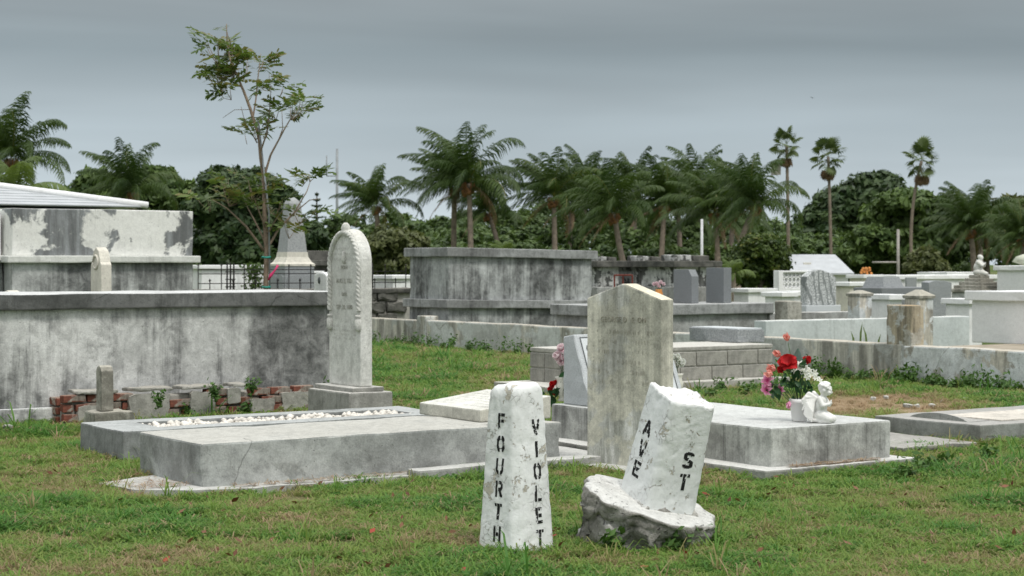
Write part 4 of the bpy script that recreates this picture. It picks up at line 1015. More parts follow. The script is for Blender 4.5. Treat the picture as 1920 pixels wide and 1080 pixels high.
def shaft_mesh(s0, s1, H, chamf, topf, seed, M_=96, K=44, rnd=.035, amp=.009):
    """tapering square shaft with worn arrises; topf(x, y) gives the height of the end"""
    rings = []
    def sect(h, a):
        ca, sa = math.cos(a), math.sin(a); r = h/max(abs(ca), abs(sa)); r = min(r, h*(2-chamf)/(abs(ca)+abs(sa)))
        return ca*r, sa*r
    bm = bmesh.new()
    for k_ in range(K+1):
        f = k_/K; ring = []
        for i in range(M_):
            a = 2*math.pi*i/M_+.02
            x, y = sect((s0+(s1-s0)*f)/2, a)
            z = f*topf(x, y)
            dd = (topf(x, y)-z); sc_ = 1
            if rnd and dd < rnd: sc_ = 1-.16*(1-dd/rnd)**2
            p = Vector((x*sc_, y*sc_, z)); q = p*11+Vector((seed*3, 0, 0))
            fl = max(0, noise.noise(p*16+Vector((seed, 9, 0)))-.1)*.009+max(0, noise.noise(p*55+Vector((seed, 3, 0))))*.006+max(0, noise.noise(p*110+Vector((seed, 3, 0)))-.1)*.005
            rad_ = Vector((x, y, 0)).normalized()
            ring.append(bm.verts.new(p-rad_*fl+noise.noise_vector(q)*amp*.28))
        rings.append(ring)
    for k_ in range(K):
        for i in range(M_): bm.faces.new((rings[k_][i], rings[k_][(i+1) % M_], rings[k_+1][(i+1) % M_], rings[k_+1][i]))
    side = len(bm.faces); prev = rings[-1]
    base = [v.co.copy() for v in prev]
    for f in (.85, .65, .42, .2):
        ring = []
        for i in range(M_):
            x, y = base[i].x*f, base[i].y*f
            z = topf(x, y)+noise.noise(Vector((x*22, y*22, seed)))*.014*(1 if rnd == 0 else .5)+(.008 if rnd else 0)
            ring.append(bm.verts.new((x, y, z)))
        for i in range(M_): bm.faces.new((prev[i], prev[(i+1) % M_], ring[(i+1) % M_], ring[i]))
        prev = ring
    bm.faces.new(prev)
    bm.faces.ensure_lookup_table()
    for k_, fc in enumerate(bm.faces): fc.smooth = True; fc.material_index = 1 if k_ >= side else 0
    bvh = BVHTree.FromBMesh(bm); me = mesh_of(bm); return me, bvh
# standing marker
nc = gp(968, 1041); c1 = nc+FV*.185
mk = thing('street_marker', 'upright white painted street marker post with black stencilled letters', 'street marker', c1, rotz=rad(11))
H1 = .805
me, bvh = shaft_mesh(.298, .206, H1, .26, lambda x, y: H1+.005*math.sin(x*30)-.01*(y*5), 1.0)
me.materials.append(M['marker_paint']); me.materials.append(M['marker_paint'])
ob('post', me, None, mk)
FOOT.append((c1.x-.1, c1.y-.1, c1.x+.1, c1.y+.1))
tl = math.atan2(.04, H1)
def face(s, z, ax): # centre of a face at height z
    h = (.298+(.206-.298)*z/H1)/2
    return h
for i, ch_ in enumerate('FOURTH'):
    z = .635-.109*i
    stencil(ch_, bvh, Vector((-face(0, z, 0), -.012, z)), Vector((0, -1, 0)), Vector((math.sin(tl), 0, math.cos(tl))), .050 if ch_ != 'I' else .03, .078, M['letter'], mk, (.05, .2, .06, .0, .0, .12)[i], i+1)
for i, ch_ in enumerate('VIOLET'):
    z = .605-.107*i
    stencil(ch_, bvh, Vector((.02, -face(0, z, 0), z)), Vector((1, 0, 0)), Vector((0, math.sin(tl), math.cos(tl))), .050, .078, M['letter'], mk, (.42, .12, .06, .16, .26, .34)[i], i+11)
# broken, tilted marker on its upturned footing
bc = gp(1214, 1016)
mk2 = thing('street_marker', 'broken leaning white street marker on an upturned concrete footing', 'street marker', bc+UP*-.0+RV*-.055)
mk2.rotation_mode = 'QUATERNION'
rot = Matrix.Rotation(rad(12.3), 3, FV) @ Matrix.Rotation(rad(9), 3, RV)
mk2.rotation_quaternion = rot.to_quaternion()
FOOT.append((bc.x-.27, bc.y-.27, bc.x+.27, bc.y+.27))
bm = bmesh.new(); M_ = 128; rings = []
prof = [(.82, -.2), (.82, -.14), (.82, -.10), (.825, -.06), (.83, -.03), (.835, 0), (.845, .025), (.86, .05), (.87, .068), (.885, .085), (.90, .10), (.915, .115), (.935, .13), (.955, .145), (.975, .156), (.99, .167), (.99, .18), (1.0, .195), (1.0, .205), (.985, .217), (.93, .222), (.7, .222), (.4, .222), (.12, .222)]
DT = .222
for k_, (f, z) in enumerate(prof):
    ring = []
    for i in range(M_):
        a = 2*math.pi*i/M_; ca, sa = math.cos(a), math.sin(a)
        r = .352*(1+.15*noise.noise(Vector((ca*1.6, sa*1.6, 3.3)))+.08*noise.noise(Vector((ca*5, sa*5, 1.3))))*(.90+.12*abs(ca))
        p = RV*(ca*r*f)+FV*(sa*r*f*.92); p.z = z
        if z < .2: kz = 1. if z < .14 else .45; p += kz*(noise.noise_vector(p*9)*.045+noise.noise_vector(p*28)*.02+noise.noise_vector(p*64)*.016+noise.noise_vector(p*130)*.008)
        else: p.z += noise.noise(p*7)*.006
        ring.append(bm.verts.new(p))
    rings.append(ring)
for k_ in range(len(rings)-1):
    for i in range(M_): bm.faces.new((rings[k_][i], rings[k_][(i+1) % M_], rings[k_+1][(i+1) % M_], rings[k_+1][i]))
bm.faces.new(rings[-1]); bm.faces.new(list(reversed(rings[0])))
ft = ob('footing', mesh_of(bm, smooth=True), M['rubble'], mk2); ft.rotation_mode = 'QUATERNION'; ft.rotation_quaternion = Matrix.Rotation(rad(4.5), 3, FV).to_quaternion(); ft.location = (0, 0, .006)
H2 = .60
top2 = lambda x, y: H2-.035+.10*(y*cs-x*.3)+noise.noise(Vector((x*13, y*13, 7)))*.014+noise.noise(Vector((x*40, y*40, 7)))*.009
me, bvh = shaft_mesh(.30, .262, H2, .14, top2, 4.0, rnd=0, amp=.005)
me.materials.append(M['marker_paint2']); me.materials.append(M['broken_top'])
so = RV*.055+FV*.02; so.z = DT-.006
rz2 = rad(-8)
pst = ob('post', me, None, mk2, so); pst.rotation_euler = (0, 0, rz2)
skirt = rough_box(.325, .325, .045, bev=.012, amp=.016, cell=.03, freq=14, taper=.022); skirt.transform(Matrix.Translation((-.1625, -.1625, -.016)))
ob('mortar_collar', skirt, M['rubble'], pst)
def face2(z): return (.30+(.262-.30)*z/H2)/2
tl2 = math.atan2(.0215, H2)
for i, ch_ in enumerate('AVE'):
    z = .375-.108*i
    stencil(ch_, bvh, Vector((-face2(z), .022, z)), Vector((0, -1, 0)), Vector((math.sin(tl2), 0, math.cos(tl2))), .070, .082, M['letter'], pst, (.05, .12, .1)[i], i+21)
for i, ch_ in enumerate('ST'):
    z = .275-.112*i
    stencil(ch_, bvh, Vector((.035, -face2(z), z)), Vector((1, 0, 0)), Vector((0, math.sin(tl2), math.cos(tl2))), .058, .084, M['letter'], pst, (.02, .14)[i], i+31)

# ---------------------------------------------------------------- flowers
def petal(L, w, cup, n=5, curl=.2, notch=0.):
    """grid petal along +x, cupped, curling outwards"""
    V, F_, A_ = [], [], []
    for i in range(n+1):
        f = i/n; hw = w*math.sin(math.pi*min(.94, .12+.8*f))**.8*.5
        z = cup*L*(f-f*f*curl*2.2); x = L*(f-.25*cup*f*f)
        for j in (-1, -.5, 0, .5, 1):
            V.append((x-(abs(j)**2)*.12*L*f+notch*abs(math.sin(j*9))*f, j*hw, z+abs(j)**2*.22*w*(.3+cup))); A_.append(f)
    for i in range(n):
        for j in range(4):
            a = i*5+j; F_.append((a, a+1, a+6, a+5))
    return np.array(V), np.array(F_), np.array(A_)
def flower_mesh(layers, seed=0, centre=None):
    """layers: count, length, width, cup, curl, start angle"""
    V, F_, A_, nb = [], [], [], 0; r = random.Random(seed)
    for cnt, L, w, cup, curl, a0 in layers:
        for i in range(cnt):
            v, f, at_ = petal(L*r.uniform(.88, 1.1), w, cup*r.uniform(.85, 1.15), curl=curl)
            a = a0+2*math.pi*i/cnt+r.uniform(-.15, .15); ca, sa = math.cos(a), math.sin(a)
            v = np.stack([v[:, 0]*ca-v[:, 1]*sa, v[:, 0]*sa+v[:, 1]*ca, v[:, 2]], -1)
            V.append(v); F_.append(f+nb); A_.append(at_); nb += len(v)
    return npmesh(np.concatenate(V), np.concatenate(F_), {'var': np.concatenate(A_)}, True)
F_HIB = flower_mesh([(5, .085, .095, .35, .35, 0), (5, .06, .07, .8, .1, .6)], 1)
F_ROSE = flower_mesh([(6, .045, .05, .55, .35, 0), (5, .038, .042, 1.1, .05, .5), (4, .026, .03, 1.5, 0, .2)], 2)
F_LILY = flower_mesh([(6, .085, .036, .55, .42, 0)], 3)
F_BUD = flower_mesh([(5, .05, .034, 1.5, .12, 0), (4, .04, .03, 1.8, 0, .4)], 4)
F_STAR = flower_mesh([(6, .034, .013, .55, .25, 0)], 5)
def leaf_mesh(L, w, seed):
    r = random.Random(seed); V, F_, A_ = [], [], []
    for i in range(7):
        f = i/6; hw = w*math.sin(math.pi*(.04+.92*f))**.9*.5
        for j in (-1, 0, 1): V.append((L*f, j*hw, -.35*L*f*f+abs(j)*.18*w)); A_.append(.2+.6*r.random())
    for i in range(6):
        for j in (0, 1): a = i*3+j; F_.append((a, a+1, a+4, a+3))
    return npmesh(V, F_, {'var': A_}, True)
LEAF_S = [leaf_mesh(.10, .045, i) for i in range(3)]
def aim(o, p, d, roll=0.):
    d = Vector(d).normalized(); q = d.to_track_quat('Z', 'Y'); o.rotation_mode = 'QUATERNION'
    o.rotation_quaternion = q @ Matrix.Rotation(roll, 3, 'Z').to_quaternion(); o.location = p
def flower(parent, name, src, mat, p, d, s=1., roll=0.):
    me = src.copy(); me.materials.clear(); me.materials.append(mat)
    o = ob(name, me, None, parent); aim(o, p, d, roll); o.scale = (s, s, s); return o
# pot by the angel
pp = gp(1499, 789, S2); pp.z = S2+.001
d_p = pp.dot(FV); k_px = d_p/FPX
pot = thing('flower_pot', 'white plastic flower pot beside the angel figurine', 'flower pot', pp)
ob('pot', lathe([(.05, 0), (.052, .004), (.066, .12), (.072, .122), (.073, .15), (.067, .152), (.064, .13), (.01, .128)], 28), M['pot'], pot)
bq = thing('bouquet', 'artificial bouquet of red, pink and white flowers in the white pot', 'flowers', pp+UP*.128)
def loc_px(px, py, dep=0.):  # point near the bouquet at a picture position
    p = at(px, d_p+dep); p.z = zat(py, d_p+dep); return p-(pp+UP*.128)
rr = random.Random(4)
def stem(parent, q, r_=.0025, base=(0, 0, -.06)):
    mid = Vector(base).lerp(Vector(q), .55)+Vector((0, 0, .03)); ob('stem', tube([base, mid, q], r_, 5), M['stem'], parent)
toC = -FV
for nm, src, mt, px, py, dep, dr, s in (
    ('red_hibiscus', F_HIB, 'p_red', 1478, 681, -.03, (-.25, -.15, .5), 1.0), ('red_flower', F_ROSE, 'p_red', 1511, 676, .0, (.5, 0, .5), .85), ('red_flower', F_ROSE, 'p_red', 1465, 694, -.02, (-.6, 0, .4), .75),
    ('coral_bud', F_BUD, 'p_coral', 1477, 640, .02, (-.3, 0, .7), .85), ('coral_bud', F_BUD, 'p_coral', 1464, 668, .0, (-.8, 0, .5), .9), ('coral_bud', F_BUD, 'p_coral', 1455, 694, .0, (-.9, 0, .35), 1.0), ('coral_bud', F_BUD, 'p_coral', 1450, 703, -.04, (-.9, 0, .2), .9),
    ('pink_lily', F_LILY, 'p_pink', 1440, 714, -.02, (-.9, 0, .25), .85), ('pink_lily', F_LILY, 'p_pink', 1438, 730, .0, (-.9, 0, -.35), .8), ('pink_lily', F_LILY, 'p_pink', 1464, 730, -.05, (-.7, 0, -.3), .6), ('pink_bud', F_BUD, 'p_pink', 1481, 752, -.05, (-.4, 0, -.9), .7), ('pink_bud', F_BUD, 'p_pink', 1448, 722, .03, (-.9, 0, .1), .9)):
    q = loc_px(px, py, dep); dv = RV*dr[0]+toC*(.75+dr[1])+UP*dr[2]
    flower(bq, nm, src, M[mt], q, dv, s, rr.uniform(0, 3)); stem(bq, q-dv.normalized()*.012)
for i, (px, py) in enumerate(((1500, 682), (1511, 690), (1489, 697), (1497, 700), (1486, 707), (1508, 700), (1517, 696), (1522, 703), (1530, 708), (1536, 714), (1513, 707), (1494, 690), (1505, 695), (1527, 699))):
    q = loc_px(px, py, rr.uniform(-.06, .05)); dv = RV*rr.uniform(-.5, .6)+toC*rr.uniform(.3, 1)+UP*rr.uniform(.2, 1)
    flower(bq, 'white_flower', F_STAR, M['p_white'], q, dv, 1.0, rr.uniform(0, 3))
    if i % 2 == 0: stem(bq, q, .0018)
for i in range(44):
    px, py = rr.choice(((1500, 725), (1510, 728), (1495, 715), (1520, 722), (1490, 735), (1505, 740), (1475, 715), (1518, 672), (1480, 700), (1458, 728), (1498, 705)))
    q = loc_px(px+rr.uniform(-9, 9), py+rr.uniform(-8, 8), rr.uniform(-.05, .05)); me = rr.choice(LEAF_S)
    if not me.materials: me.materials.append(M['leaf_silk'])
    o = ob('leaf', me, None, bq); aim(o, q, RV*rr.uniform(-1, 1)+toC*rr.uniform(-.2, 1)+UP*rr.uniform(-.3, .8), rr.uniform(0, 6)); s = rr.uniform(.55, .95); o.scale = (s, s, s)
    if i % 5 == 0: stem(bq, q, .002)
me = leaf_mesh(.15, .06, 9); q = loc_px(1494, 694, .02); o = ob('grey_leaf', me, M['leaf_grey'], bq); aim(o, q, RV*1.0+toC*.6, rad(-95)); 
o.rotation_quaternion = frame_mat((0, 0, 0), (UP+RV*.12), (RV*.9+toC*.1)).to_quaternion()
# vase with blush roses at the granite headstone, red spray beside it
def small_bunch(px, py, zb, vlab, blab, roses, leaves, vase=True):
    p = gp(px, py, zb); p.z = zb+.001; dp = p.dot(FV)
    if vase:
        v = thing('vase', vlab, 'vase', p)
        ob('body', lathe([(.035, 0), (.042, .006), (.03, .02), (.028, .035), (.052, .075), (.058, .115), (.045, .15), (.05, .175), (.06, .19), (.052, .186), (.035, .15), (.01, .145)], 20, True, lambda a, z: 1+.10*math.cos(3*a)*(z > .14)), M['vase'], v)
    b = thing('bouquet', blab, 'flowers', p+UP*.15)
    def lp(x, y, dep=0.): 
        q = at(x, dp+dep); q.z = zat(y, dp+dep); return q-(p+UP*.15)
    for (x, y, mt, s, dr) in roses:
        q = lp(x, y, rr.uniform(-.03, .03)); dv = RV*dr[0]+toC*.8+UP*dr[1]
        flower(b, 'rose', F_ROSE, M[mt], q, dv, s, rr.uniform(0, 3)); stem(b, q-dv.normalized()*.01, .003, (0, 0, -.03))
    for (x, y) in leaves:
        me = rr.choice(LEAF_S); 
        o = ob('leaf', me, None, b); aim(o, lp(x, y, -.04), RV*rr.uniform(-1, 1)+toC+UP*rr.uniform(-.5, .3), rr.uniform(0, 6))
small_bunch(1055, 752, S2, 'white folded ceramic vase at the slanted granite headstone', 'blush pink roses in the white vase at the slanted headstone',
            [(1054, 655, 'p_blush', 1.15, (-.3, .6)), (1070, 655, 'p_blush', 1.2, (.3, .6)), (1048, 668, 'p_blush', 1.2, (-.6, .2)), (1063, 667, 'p_blush', 1.1, (0, .3)), (1072, 673, 'p_blush', 1.2, (.5, .1)), (1054, 676, 'p_blush', 1.2, (-.2, 0))], [(1052, 715), (1058, 722), (1047, 708), (1062, 718), (1055, 728)])
small_bunch(1037, 752, S2, '', 'red flower spray lying beside the white vase', [(1036, 722, 'p_red', .8, (-.2, .5)), (1033, 730, 'p_red', .7, (-.5, .2)), (1040, 736, 'p_red', .7, (0, .1)), (1041, 718, 'p_red', .6, (.2, .6))], [(1026, 733), (1030, 742), (1040, 745), (1022, 738), (1034, 748)], False)
small_bunch(1268, 745, S2, 'white vase hidden behind the pointed headstone', 'white roses peeping past the edge of the pointed headstone', [(1274, 680, 'p_white', 1.15, (.6, .2)), (1269, 671, 'p_white', .9, (.2, .6)), (1262, 672, 'p_white', 1, (-.2, .5))], [])
for me in LEAF_S:
    if not me.materials: me.materials.append(M['leaf_silk'])
# terracotta vase with pink flowers further back
p = at(1235, 27.9, CZ+.001); v = thing('vase', 'orange vase with pink flowers on the capped vault', 'vase', p)
ob('body', lathe([(.05, 0), (.06, .01), (.065, .16), (.05, .2), (.055, .22), (.01, .21)], 16), M['terracotta'], v)
for dx, dz_ in ((-.07, .3), (.0, .27), (.07, .3), (.03, .33), (-.03, .31)):
    flower(v, 'pink_flower', F_ROSE, M['p_blush'], RV*dx+UP*dz_, toC+UP*.5+RV*dx*5, .9)
    ob('stem', tube([(0, 0, .2), RV*dx+UP*(dz_-.01)], .004, 5), M['stem'], v)

# ---------------------------------------------------------------- kneeling angel figurine
def blob_mesh(items, voxel=.0045, smooth=2):
    """items: ('e', centre, radii, euler) or ('c', p0, p1, r0, r1): fused into one continuous skin"""
    bm = bmesh.new()
    for it in items:
        if it[0] == 'e':
            mt = Matrix.Translation(it[1]) @ Matrix.Diagonal((*it[2], 1))
            bmesh.ops.create_icosphere(bm, subdivisions=3, radius=1, matrix=mt)
        else:
            p0, p1, r0, r1 = Vector(it[1]), Vector(it[2]), it[3], it[4]; k_ = 5
            for i in range(k_+1):
                f = i/k_; bmesh.ops.create_icosphere(bm, subdivisions=2, radius=r0+(r1-r0)*f, matrix=Matrix.Translation(p0.lerp(p1, f)))
    me = mesh_of(bm); o = bpy.data.objects.new('t', me); C.objects.link(o)
    md = o.modifiers.new('r', 'REMESH'); md.mode = 'VOXEL'; md.voxel_size = voxel
    ms = o.modifiers.new('s', 'SMOOTH'); ms.iterations = smooth; ms.factor = .5
    dg_ = bpy.context.evaluated_depsgraph_get(); res = bpy.data.meshes.new_from_object(o.evaluated_get(dg_))
    bpy.data.objects.remove(o); res.shade_smooth(); return res
ap = gp(1541, 793, S2); ap.z = S2+.0005
an = thing('angel_figurine', 'white kneeling cherub figurine with folded wings and bowed head', 'figurine', ap)
fa = math.atan2((RV*.86-FV*.5).y, (RV*.86-FV*.5).x); an.rotation_euler = (0, 0, fa)
items = [('e', (-.01, 0, .045), (.062, .06, .042)), ('e', (-.035, 0, .02), (.062, .062, .022)), ('e', (-.004, 0, .115), (.04, .05, .062)), ('e', (.003, 0, .155), (.035, .047, .035)),
         ('c', (.0, .03, .055), (.066, .032, .03), .036, .027), ('c', (.0, -.03, .055), (.066, -.032, .03), .036, .027), ('c', (.066, .032, .022), (.0, .038, .016), .022, .018), ('c', (.066, -.032, .022), (.0, -.038, .016), .022, .018),
         ('c', (.006, 0, .175), (.018, 0, .2), .022, .02), ('e', (.026, 0, .228), (.042, .039, .045)), ('e', (.052, 0, .213), (.016, .024, .022)), ('e', (.068, 0, .222), (.006, .006, .007)),
         ('c', (.0, .045, .168), (.03, .06, .122), .019, .016), ('c', (.03, .06, .122), (.056, .012, .130), .016, .011), ('c', (.0, -.045, .168), (.03, -.06, .122), .019, .016), ('c', (.03, -.06, .122), (.056, -.012, .130), .016, .011),
         ('e', (.062, .007, .137), (.010, .007, .013)), ('e', (.062, -.007, .137), (.010, .007, .013)), ('e', (.03, .039, .222), (.008, .006, .011)), ('e', (.03, -.039, .222), (.008, .006, .011)),
         ('e', (.062, .014, .23), (.008, .009, .005)), ('e', (.062, -.014, .23), (.008, .009, .005)), ('e', (.064, 0, .203), (.006, .011, .004)),
         ('e', (.06, .018, .208), (.011, .011, .010)), ('e', (.06, -.018, .208), (.011, .011, .010))]
for s in (-1, 1):
    for i in range(4): items.append(('c', (.062, s*.006, .14), (.071-.003*abs(i-1.5), s*(.003+.0018*i), .16-.003*i), .0042, .003))
    items.append(('c', (.058, s*.010, .136), (.063, s*.004, .154), .0045, .0035))
ob('body', blob_mesh(items, .0042, 2), M['statue'], an)
hair = []
rh = random.Random(8)
for i in range(60):
    a = rh.uniform(0, 2*math.pi); e_ = rh.uniform(.05, 1.5)
    d_ = Vector((math.cos(a)*math.cos(e_), math.sin(a)*math.cos(e_), math.sin(e_)))
    if d_.x > .72 and d_.z < .62: continue
    c_ = Vector((.022, 0, .234))+Vector((d_.x*.043, d_.y*.041, d_.z*.042)); hair.append(('e', c_, (.012, .012, .010)))
hair.append(('e', (.016, 0, .238), (.040, .039, .038)))
ob('hair', blob_mesh(hair, .0042, 1), M['statue'], an)
for s in (-1, 1):
    wi = []
    for i in range(8):
        f = i/7
        root = Vector((-.03-.012*f, s*(.022+.012*f), .175-.03*f)); tipx = -.095+.045*f-.012*(1-f)
        tip = Vector((-.105+.06*f**1.5, s*(.075+.012*math.sin(f*3)), .085-.072*f)) if i > 1 else Vector((-.11, s*.078, .13-.04*i))
        mid = root.lerp(tip, .5)+Vector((-.018*(1-f), s*.016, .022*(1-f)))
        wi += [('c', root, mid, .010, .013), ('c', mid, tip, .013, .007)]
    wi += [('c', (-.03, s*.02, .165), (-.075, s*.045, .198), .016, .016), ('c', (-.075, s*.045, .198), (-.108, s*.07, .155), .016, .013)]
    ob('wing', blob_mesh(wi, .0042, 1), M['statue'], an)

fig = [('e', (0, 0, .05), (.11, .12, .07)), ('e', (-.02, 0, .14), (.08, .09, .10)), ('e', (.0, 0, .22), (.07, .085, .06)), ('e', (.03, 0, .315), (.045, .043, .052)), ('c', (.0, 0, .25), (.02, 0, .29), .035, .03),
       ('c', (0, .08, .23), (.07, .085, .17), .03, .026), ('c', (.07, .085, .17), (.11, .01, .22), .026, .016), ('c', (0, -.08, .23), (.07, -.085, .17), .03, .026), ('c', (.07, -.085, .17), (.11, -.01, .22), .026, .016), ('c', (.02, .05, .06), (.12, .05, .03), .05, .035), ('c', (.02, -.05, .06), (.12, -.05, .03), .05, .035), ('e', (.015, 0, .335), (.048, .046, .04))]
o = ob('figure', blob_mesh(fig, .012, 1), M['marble_old'], statue_t, (0, 0, zf_-.005)); o.rotation_euler = (0, 0, fa); o.scale = (1.05,)*3
# ---------------------------------------------------------------- vegetation
WIND = -RV                                             # fronds stream this way
def frond_mesh(az, el0, L, droop, r, nl=50, ll=.66):
    """feather frond: arching rachis, hanging leaflets on both sides"""
    d = Vector((math.cos(az), math.sin(az), 0)); p = Vector((0, 0, 0)); el = el0; pts = []; n_ = 14
    for i in range(n_+1):
        pts.append(p.copy()); st_ = L/n_
        dv = d*math.cos(el)+UP*math.sin(el); dv = (dv+WIND*.42*(i/n_)).normalized()
        p = p+dv*st_; el -= droop/n_*(.45+1.1*i/n_)
    V, F_, A_ = [], [], []
    base = r.uniform(.1, .75)
    for i in range(n_):                                 # rachis strip
        a, b = pts[i], pts[i+1]; t = (b-a).normalized(); s = t.cross(UP).normalized()*.022*(1-.8*i/n_)
        k = len(V); V += [a-s, a+s, b+s*.9, b-s*.9]; F_.append((k, k+1, k+2, k+3)); A_ += [.95 if base > .6 else .8]*4
    for j in range(nl):
        f = .10+.90*j/(nl-1); g = f*n_; i = min(int(g), n_-1); q = pts[i].lerp(pts[i+1], g-i)
        t = (pts[min(i+1, n_)]-pts[i]).normalized(); s = t.cross(UP)
        s = s.normalized() if s.length > .05 else d.cross(UP).normalized()
        ln = ll*math.sin(math.pi*min(.93, .22+.66*f))*r.uniform(.8, 1.1)
        for sg in (-1, 1):
            dr = (s*sg*.75+t*.75+UP*r.uniform(-.95, -.25)+WIND*.45).normalized()
            tip = q+dr*ln*.55; tip2 = tip+(dr+UP*-.9+WIND*.25).normalized()*ln*.5
            wv_ = t*.024
            k = len(V); c_ = min(1, max(0, base+r.uniform(-.18, .18)))
            V += [q-wv_*.6, q+wv_*.6, tip+wv_, tip-wv_, tip2]; A_ += [c_]*5
            F_.append((k, k+1, k+2, k+3)); F_.append((k+3, k+2, k+4, k+4))
    return V, F_, A_
def mixed_mesh(V, F_, A_):
    me = bpy.data.meshes.new('m'); me.from_pydata([tuple(v) for v in V], [], [f if f[2] != f[-1] else f[:3] for f in F_])
    a = me.attributes.new('var', 'FLOAT', 'POINT'); a.data.foreach_set('value', np.array(A_, np.float32)); me.update(); return me
def palm_proto(seed, nf=26, L=3.05, mat='frond'):
    r = random.Random(seed); out = []
    for i in range(nf):
        f = i/(nf-1); az = i*2.39996+r.uniform(-.25, .25); el = rad(88-88*f**1.05+r.uniform(-9, 9))
        me = mixed_mesh(*frond_mesh(az, el, L*r.uniform(.82, 1.1)*(1-.12*(1-f)), rad(78+22*f+r.uniform(-22, 22)), r))
        me.materials.append(M[mat]); out.append(me)
    for i in range(2 if mat == 'frond' else 0):       # dead fronds hanging down the trunk
        me = mixed_mesh(*frond_mesh(r.uniform(0, 6.28), rad(-25), L*.7, rad(62), r, 26, .4)); me.materials.append(M['fan_dead']); out.append(me)
    return out
PALMS = [palm_proto(s) for s in (1, 2, 3, 4)]
bm = bmesh.new(); r = random.Random(2)
for i in range(16):
    a = r.uniform(0, 6.28); q = Vector((math.cos(a)*.2, math.sin(a)*.2, r.uniform(-.5, -.05)))
    bmesh.ops.create_icosphere(bm, subdivisions=1, radius=r.uniform(.09, .14), matrix=Matrix.Translation(q))
for i in range(14):
    a = r.uniform(0, 6.28); q = Vector((math.cos(a)*.16, math.sin(a)*.16, -.35)); tube_into(bm, [q, q*1.4+UP*.55], [.05, .02], 4)
HUSK = mesh_of(bm); HUSK.materials.append(M['husk'])
def trunk(pts, r0, r1, mat, rings=True):
    k_ = 40; P = []; Rr = []
    pts = [Vector(p) for p in pts]
    for i in range(k_+1):
        f = i/k_; 
        if len(pts) == 3: p = pts[0]*(1-f)**2+pts[1]*2*f*(1-f)+pts[2]*f*f
        else: p = pts[0].lerp(pts[1], f)
        P.append(p); Rr.append((r0+(r1-r0)*min(1, f*1.15)+(.5*r0*max(0, 1-f*9)))*(1.06 if i % 2 else .96))
    me = tube(P, Rr, 9); me.materials.append(M[mat]); return me
def coco(px, py, bpx, d, proto, s, lab, rz=0., mat=None, bend=0., skip=0):
    """coconut palm: crown at picture (px, py), foot under column bpx, d metres away"""
    top = at(px, d, zat(py, d)); foot = at(bpx, d-.5, 0)
    t = thing('coconut_palm', lab, 'palm tree', foot, 'coconut palms beyond the graves')
    e_ = top-foot; mid = Vector((e_.x*.25+RV.x*bend, e_.y*.25+RV.y*bend, e_.z*.5))
    ob('trunk', trunk([(0, 0, 0), mid, e_], .165, .12, 'trunk_palm'), None, t)
    ob('husk_cluster', HUSK, None, t, e_).scale = (s*.9,)*3
    tx, ty = .16*math.sin(px*1.7), .16*math.cos(px*2.3)
    for i, me in enumerate(PALMS[proto]):
        if i < skip: continue
        o = ob('frond', me, None, t, e_+Vector((0, 0, .1))); o.scale = (s,)*3; o.rotation_euler = (tx, ty, rz)
for a in ((22, 300, 5, 66, 0, 1.0, 'big coconut palm above the tin roof of the white mausoleum', .3),
          (250, 362, 256, 84, 1, 1.08, 'coconut palm with orange boots behind the whitewashed vault', -.2),
          (706, 388, 712, 88, 2, .92, 'lone coconut palm between the radio mast and the palm cluster', .2),
          (879, 345, 884, 86, 3, 1.32, 'tallest coconut palm of the cluster, straight trunk above the streaked vault', .1),
          (852, 352, 850, 88, 0, .95, 'coconut palm with slender trunk touching the tallest palm', .6),
          (915, 400, 940, 97, 1, 1.0, 'low coconut palm with leaning trunk behind the streaked vault', .3, None, .3),
          (1038, 372, 1041, 88, 2, 1.12, 'coconut palm with straight trunk above the streaked vault cap end', -.3),
          (1098, 352, 1090, 108, 3, 1.05, 'far coconut palm between the straight trunk palm and the leaning one', .5),
          (1152, 402, 1186, 80, 0, 1.05, 'coconut palm leaning over the blackened whitewashed vaults', -.4, None, -.4),
          (1193, 362, 1186, 104, 1, 1.1, 'coconut palm just behind the leaning palm over the blackened vaults', .8),
          (1246, 388, 1238, 90, 2, 1.15, 'coconut palm with brown boots left of the white pole'.replace('left of', 'before'), .9),
          (1308, 356, 1311, 104, 3, 1.2, 'coconut palm directly above the thin white pole', -.6),
          (1340, 402, 1348, 84, 0, 1.05, 'coconut palm with orange boots between white pole and clipped bush', 1.3),
          (1416, 388, 1386, 74, 1, .98, 'coconut palm with curved trunk beside the clipped round bush', -.7, None, -.5),
          (1072, 384, 1064, 98, 1, 1.0, 'coconut palm crowding the far one behind the streaked vault end', 1.1),
          (1122, 376, 1128, 112, 2, 1.05, 'coconut palm half hidden behind the palm leaning over the vaults', .2),
          (1272, 384, 1276, 96, 0, 1.05, 'coconut palm squeezed between brown booted palm and white pole', -.9),
          (1376, 380, 1368, 98, 3, 1.05, 'coconut palm hidden behind the curved trunk palm', .7),
          (1820, 432, 1829, 84, 3, .98, 'coconut palm of three trunks nearest the spreading tree'.replace('nearest', 'beside'), .4),
          (1836, 424, 1840, 88, 2, 1.0, 'middle coconut palm behind the praying stone figure', -.2),
          (1848, 442, 1852, 92, 0, .85, 'lower coconut palm crowding the middle palm behind the praying figure', 1.),
          (1916, 450, 1918, 80, 1, .8, 'short coconut palm above the upper white vault', .3)):
    coco(*a)
